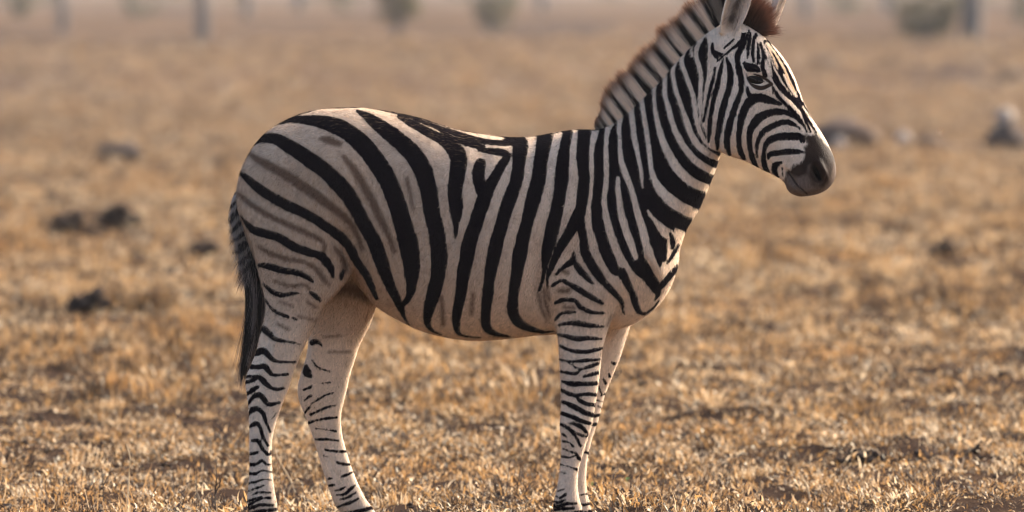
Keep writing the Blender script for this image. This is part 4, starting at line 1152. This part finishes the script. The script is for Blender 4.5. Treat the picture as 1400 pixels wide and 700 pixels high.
def stalk(name, px, py, pts, mat, label, cat, r0=.0016, r1=.0008, branches=()):
    """pts: pixels of the stem, drawn on the vertical plane through its foot"""
    foot = on_ground(px, py); Y = foot[1]
    def path(q): return catmull([P(x, y, Y) + np.array([0, (i % 2) * .01, 0]) for i, (x, y) in enumerate(q)], 5)
    main = path([(px, py + 6)] + list(pts))
    V, F = tube(main, r0, r1)
    root = empty(name, foot); tag(root, label, cat)
    obj('stem', mesh_any('stem', V - foot, F), mat, root)
    for q in branches:
        V, F = tube(path(q), r0 * .7, r1 * .6)
        obj('branch', mesh_any('branch', V - foot, F), mat, root)
stalk('dry_stalk', 174, 690, [(176, 650), (178, 628), (173, 608)], STRAW, 'single pale straw stalk standing in the stubble behind the tail', 'stalk', .003, .0016)
stalk('dry_twig', 296, 712, [(294, 680), (296, 655), (295, 625)], TWIG, 'dark upright twig with side shoots beside the hind hoof', 'twig', .003, .001, [[(295, 675), (301, 660), (303, 652)], [(294, 690), (288, 672), (289, 660)], [(295, 660), (298, 650)]])
stalk('dry_twig', 268, 700, [(269, 670), (269, 640)], TWIG, 'short bare dark twig next to the branched twig', 'twig', .0018, .001)
stalk('dry_twig', 142, 705, [(141, 670), (139, 640)], TWIG, 'thin dark twig leaning near the pale straw stalk', 'twig', .0022, .001, [[(141, 665), (150, 645), (154, 630)]])
stalk('reddish_stalk', 388, 712, [(386, 670), (380, 635), (374, 608)], RED, 'thin reddish stem rising beside the near hind leg', 'stalk', .002, .001)
stalk('dry_stalk', 404, 668, [(396, 655), (382, 630), (374, 612)], STRAW, 'leaning pale straw blade beside the near hind leg', 'stalk', .003, .0014)
stalk('dry_stalk', 390, 674, [(398, 664), (408, 656)], STRAW, 'short pale straw blade lying next to the hind legs', 'stalk', .0042, .0028)
stalk('dry_twig', 1290, 705, [(1284, 680), (1276, 650), (1262, 630)], TWIG, 'bowed thin dark twig in front of the dung pellets', 'twig', .0022, .001, [[(1282, 672), (1272, 655), (1268, 640)]])
stalk('dry_stalk', 1108, 678, [(1103, 664), (1096, 654)], STRAW, 'short bright straw blade tilted in the grass before the dung pellets', 'stalk', .0036, .0018)
stalk('dry_stalk', 700, 662, [(694, 645), (687, 632)], STRAW, 'bright tilted straw blade in the grass between the legs', 'stalk', .0034, .002)
stalk('reddish_stalk', 532, 705, [(545, 680), (556, 650), (560, 630)], RED, 'thin branching reddish stem under the belly', 'stalk', .0018, .0008, [[(548, 672), (540, 655), (534, 648)]])
stalk('reddish_stalk', 660, 690, [(660, 660), (657, 630)], RED, 'thin straight reddish stem under the belly', 'stalk', .0016, .0008)

def tussock(px, py, n, spread, h, label, seed, shade=1.0):
    p = on_ground(px, py)
    V, F, T = blades(n, spread, h * .4, h, .35, .0045, seed, .05)
    me = mesh_np('tussock', V, F, False); fattr(me, 'tone', T * shade)
    tag(obj('tussock', me, GRASS, None, p), label, 'grass tussock', 'dry tussocks')
tussock(208, 436, 800, .13, .27, 'tall golden brown dry tussock on the plain behind the tail', 300, 1.0)
tussock(150, 430, 420, .09, .20, 'dark brown dry tussock just behind the dung heap', 301, .5)
tussock(262, 440, 300, .12, .13, 'low spreading dry tussock between tall tussock and tail', 302, .75)
tussock(1240, 690, 120, .08, .09, 'small upright dry tussock in front of the dung pellets', 303)
tussock(545, 690, 140, .08, .10, 'small dry tussock beside the far hind leg', 304)
tussock(900, 690, 140, .09, .09, 'small dry tussock beside the forelegs', 305)
tussock(60, 680, 140, .1, .09, 'small dry tussock on the stubble far behind the tail tip', 306)

def sprout(px, py, label, seed):
    r = np.random.default_rng(seed); p = on_ground(px, py)
    root = empty('green_sprout', p); tag(root, label, 'sprout', 'green sprouts')
    for i in range(5):
        a = r.uniform(0, 6.28); L = r.uniform(.012, .02); w = L * .4; z = r.uniform(.02, .045)
        d_ = np.array([math.cos(a), math.sin(a), .5]); s_ = np.array([-math.sin(a), math.cos(a), .2])
        V = [np.array([0, 0, z]), d_ * L * .5 + s_ * w + (0, 0, z), d_ * L + np.array([0, 0, z]), d_ * L * .5 - s_ * w + (0, 0, z)]
        obj('leaf', mesh_any('leaf', V, [(0, 1, 2, 3)]), LEAF, root)
    V, F = tube([(0, 0, 0), (.002, 0, .02), (0, 0, .045)], .001, .0006, 5)
    obj('stem', mesh_any('stem', V, F), LEAF, root)
sprout(1078, 698, 'tiny green sprout in front of the dung pile', 1)
sprout(856, 656, 'tiny green sprout beside the forelegs', 2)
sprout(807, 668, 'tiny green sprout against the far foreleg', 3)

# ------------------------------------------------------------------ trees and shrubs on the far plain
def bark_mat():
    m, nt, out = new_mat('bark'); b = NB(nt); pos = b.pos()
    n = b.noise(12, b.scale(pos, (1, 1, .25)), 4)
    bs = b.bsdf(b.mix(n, (0.11, 0.095, 0.085), (0.22, 0.19, 0.17)), .9, .1, b.bump(n, .6, .03)); nt.links.new(bs.outputs[0], out.inputs[0]); return m
BARK = bark_mat()
def foliage_mat(name, a, bcol):
    m, nt, out = new_mat(name); b = NB(nt)
    col = b.mix(b.noise(3, b.pos(), 3), a, bcol)
    d = b.node('ShaderNodeBsdfDiffuse'); nt.links.new(col, d.inputs[0]); t = b.node('ShaderNodeBsdfTranslucent'); nt.links.new(col, t.inputs[0])
    mx = b.node('ShaderNodeMixShader'); mx.inputs[0].default_value = .35
    nt.links.new(d.outputs[0], mx.inputs[1]); nt.links.new(t.outputs[0], mx.inputs[2]); nt.links.new(mx.outputs[0], out.inputs[0]); return m
FOL = foliage_mat('savanna_foliage', (0.045, 0.055, 0.025), (0.11, 0.115, 0.05))
SHRUB = foliage_mat('shrub_foliage', (0.11, 0.10, 0.065), (0.22, 0.19, 0.12))
def leaves(r, centers, radius, n, size):
    c = centers[r.integers(0, len(centers), n)]
    v = unit(r.normal(0, 1, (n, 3))) * radius * (r.uniform(0, 1, (n, 1)) ** .5) * np.array([1, 1, .6])
    p = c + v
    a = unit(r.normal(0, 1, (n, 3))); b_ = unit(np.cross(a, r.normal(0, 1, (n, 3))))
    s = size * r.uniform(.5, 1.4, (n, 1))
    V = np.stack([p - a * s, p + b_ * s * .6, p + a * s, p - b_ * s * .6], 1).reshape(-1, 3)
    return V, np.arange(4 * n).reshape(-1, 4)
def tree(px, py, h, tr, cr, label, seed, lean=0.0):
    r = np.random.default_rng(seed); p = on_ground(px, py)
    root = empty('tree', p); tag(root, label, 'tree', 'trees far off on the plain')
    fork = h * r.uniform(.32, .45)
    top = np.array([lean * fork, 0, fork])
    parts = [tube(catmull([(0, 0, -.2), (lean * fork * .3 + .06, 0, fork * .35), (lean * fork * .7 - .05, .05, fork * .7), top], 5), tr * 1.15, tr * .7, 10)]
    ends = []
    for i in range(6):
        a = i * 1.05 + r.uniform(-.3, .3); e = top + np.array([math.cos(a) * cr * r.uniform(.4, .8), math.sin(a) * cr * r.uniform(.4, .8), (h - fork) * r.uniform(.5, .85)])
        m_ = lerp(top, e, .5) + np.array([0, 0, .25])
        parts.append(tube(catmull([top - (0, 0, .15), m_, e], 5), tr * .5, tr * .12, 7)); ends += [e, lerp(top, e, .75) + r.normal(0, .3, 3)]
        for j in range(2):
            e2 = e + r.normal(0, 1, 3) * np.array([cr * .3, cr * .3, .35]); parts.append(tube(catmull([lerp(top, e, .65), lerp(e, e2, .5), e2], 3), tr * .2, tr * .06, 5)); ends.append(e2)
    V, F = join(parts); obj('trunk', mesh_any('trunk', V, F), BARK, root)
    V, F = leaves(r, np.array(ends), cr * .42, 5200, .07); obj('crown', mesh_np('crown', V, F, False), FOL, root)
tree(275, 57, 6.5, .20, 2.6, 'far dark-trunked tree standing clear of its neighbours behind the zebra\'s rump', 1)
tree(84, 42, 6.0, .18, 2.4, 'faint hazy tree nearest the left end of the tree row', 2)
tree(336, 24, 6.5, .24, 2.6, 'faint hazy tree just beyond the dark-trunked tree', 3)
tree(408, 18, 6.5, .26, 2.6, 'faintest slim tree between the dark-trunked tree and the grey shrub', 4)
tree(1326, 62, 7.0, .30, 2.9, 'thick dark tree trunk rising behind the low shrub on the muzzle side', 5)
tree(1100, 26, 6.5, .24, 2.6, 'pale hazy tree beyond the zebra\'s forehead', 6)
tree(1212, 22, 6.5, .22, 2.5, 'pale hazy tree beyond the low shrub on the muzzle side', 7)
tree(740, 20, 6.5, .22, 2.5, 'pale hazy tree above the zebra\'s withers', 8)
def shrub(px, py, wpx, h, label, seed, n=5200):
    r = np.random.default_rng(seed); p = on_ground(px, py); s = (p[1] - CAM_Y) / FPX; w = wpx * s / 2
    root = empty('shrub', p); tag(root, label, 'shrub', 'shrubs far off on the plain')
    parts, ends = [], []
    for i in range(9):
        a = r.uniform(0, 6.28); rad = w * r.uniform(.2, .95); e = np.array([math.cos(a) * rad, math.sin(a) * rad, h * r.uniform(.45, 1)])
        parts.append(tube(catmull([(r.normal(0, .08), r.normal(0, .08), -.1), e * [.4, .4, .5], e], 4), .035, .01, 6)); ends += [e, e * [.8, .8, .6], e * [.6, .6, .3]]
    V, F = join(parts); obj('stem', mesh_any('stem', V, F), BARK, root)
    V, F = leaves(r, np.array(ends), w * .27, int(n * .6), .05); obj('foliage', mesh_np('foliage', V, F, False), SHRUB, root)
shrub(545, 60, 130, 4.6, 'grey green bushy shrub above the zebra\'s back', 11, 11000)
shrub(672, 50, 104, 3.4, 'lower grey green shrub beside the bushy one', 12, 9000)
shrub(1262, 62, 120, 1.7, 'low grey green shrub at the foot of the thick tree', 13, 7000)
for i, (px_, py_, w_, h_, lb) in enumerate([(30, 30, 60, 1.6, 'pale hazy bush beside the faint tree at the row end'), (186, 24, 70, 1.4, 'pale hazy bush between the faint tree and the dark-trunked tree'),
        (466, 20, 60, 2.2, 'pale hazy bush beside the faintest slim tree'), (1156, 20, 80, 1.8, 'pale hazy bush between the two pale trees beyond the forehead'), (1392, 34, 60, 2.2, 'pale hazy bush beyond the thick tree')]):
    shrub(px_, py_, w_, h_, lb, 40 + i, 3000)
def woodland():
    r = np.random.default_rng(77); cs = []
    for i in range(110):
        x, y = r.uniform(-75, 75), r.uniform(560, 760)
        hh = r.uniform(3, 7)
        for k in range(7): cs.append((x + r.normal(0, 1.6), y + r.normal(0, 1.6), hh * r.uniform(.15, 1)))
    V, F = leaves(r, np.array(cs), 1.5, 30000, .2)
    tag(obj('far_woodland', mesh_np('far_woodland', V, F, False), FOL), 'hazy line of far bushes and trees closing the plain', 'woodland', kind='stuff')
woodland()

# ------------------------------------------------------------------ haze
def haze():
    x0, x1, y0, y1, z0, z1 = -2600, 2600, -500, 3600, -2.0, 9.5
    V = [(x, y, z) for z in (z0, z1) for y in (y0, y1) for x in (x0, x1)]
    F = [(0, 2, 3, 1), (4, 5, 7, 6), (0, 1, 5, 4), (2, 6, 7, 3), (0, 4, 6, 2), (1, 3, 7, 5)]
    m, nt, out = new_mat('haze_air')
    v = nt.nodes.new('ShaderNodeVolumePrincipled')
    v.inputs['Color'].default_value = (.95, .93, .92, 1); v.inputs['Density'].default_value = .00017; v.inputs['Anisotropy'].default_value = .1
    nt.links.new(v.outputs[0], out.inputs['Volume'])
    tag(obj('haze', mesh_any('haze', V, F, False), m), 'thin dusty haze over the whole plain', 'haze', kind='stuff')
haze()
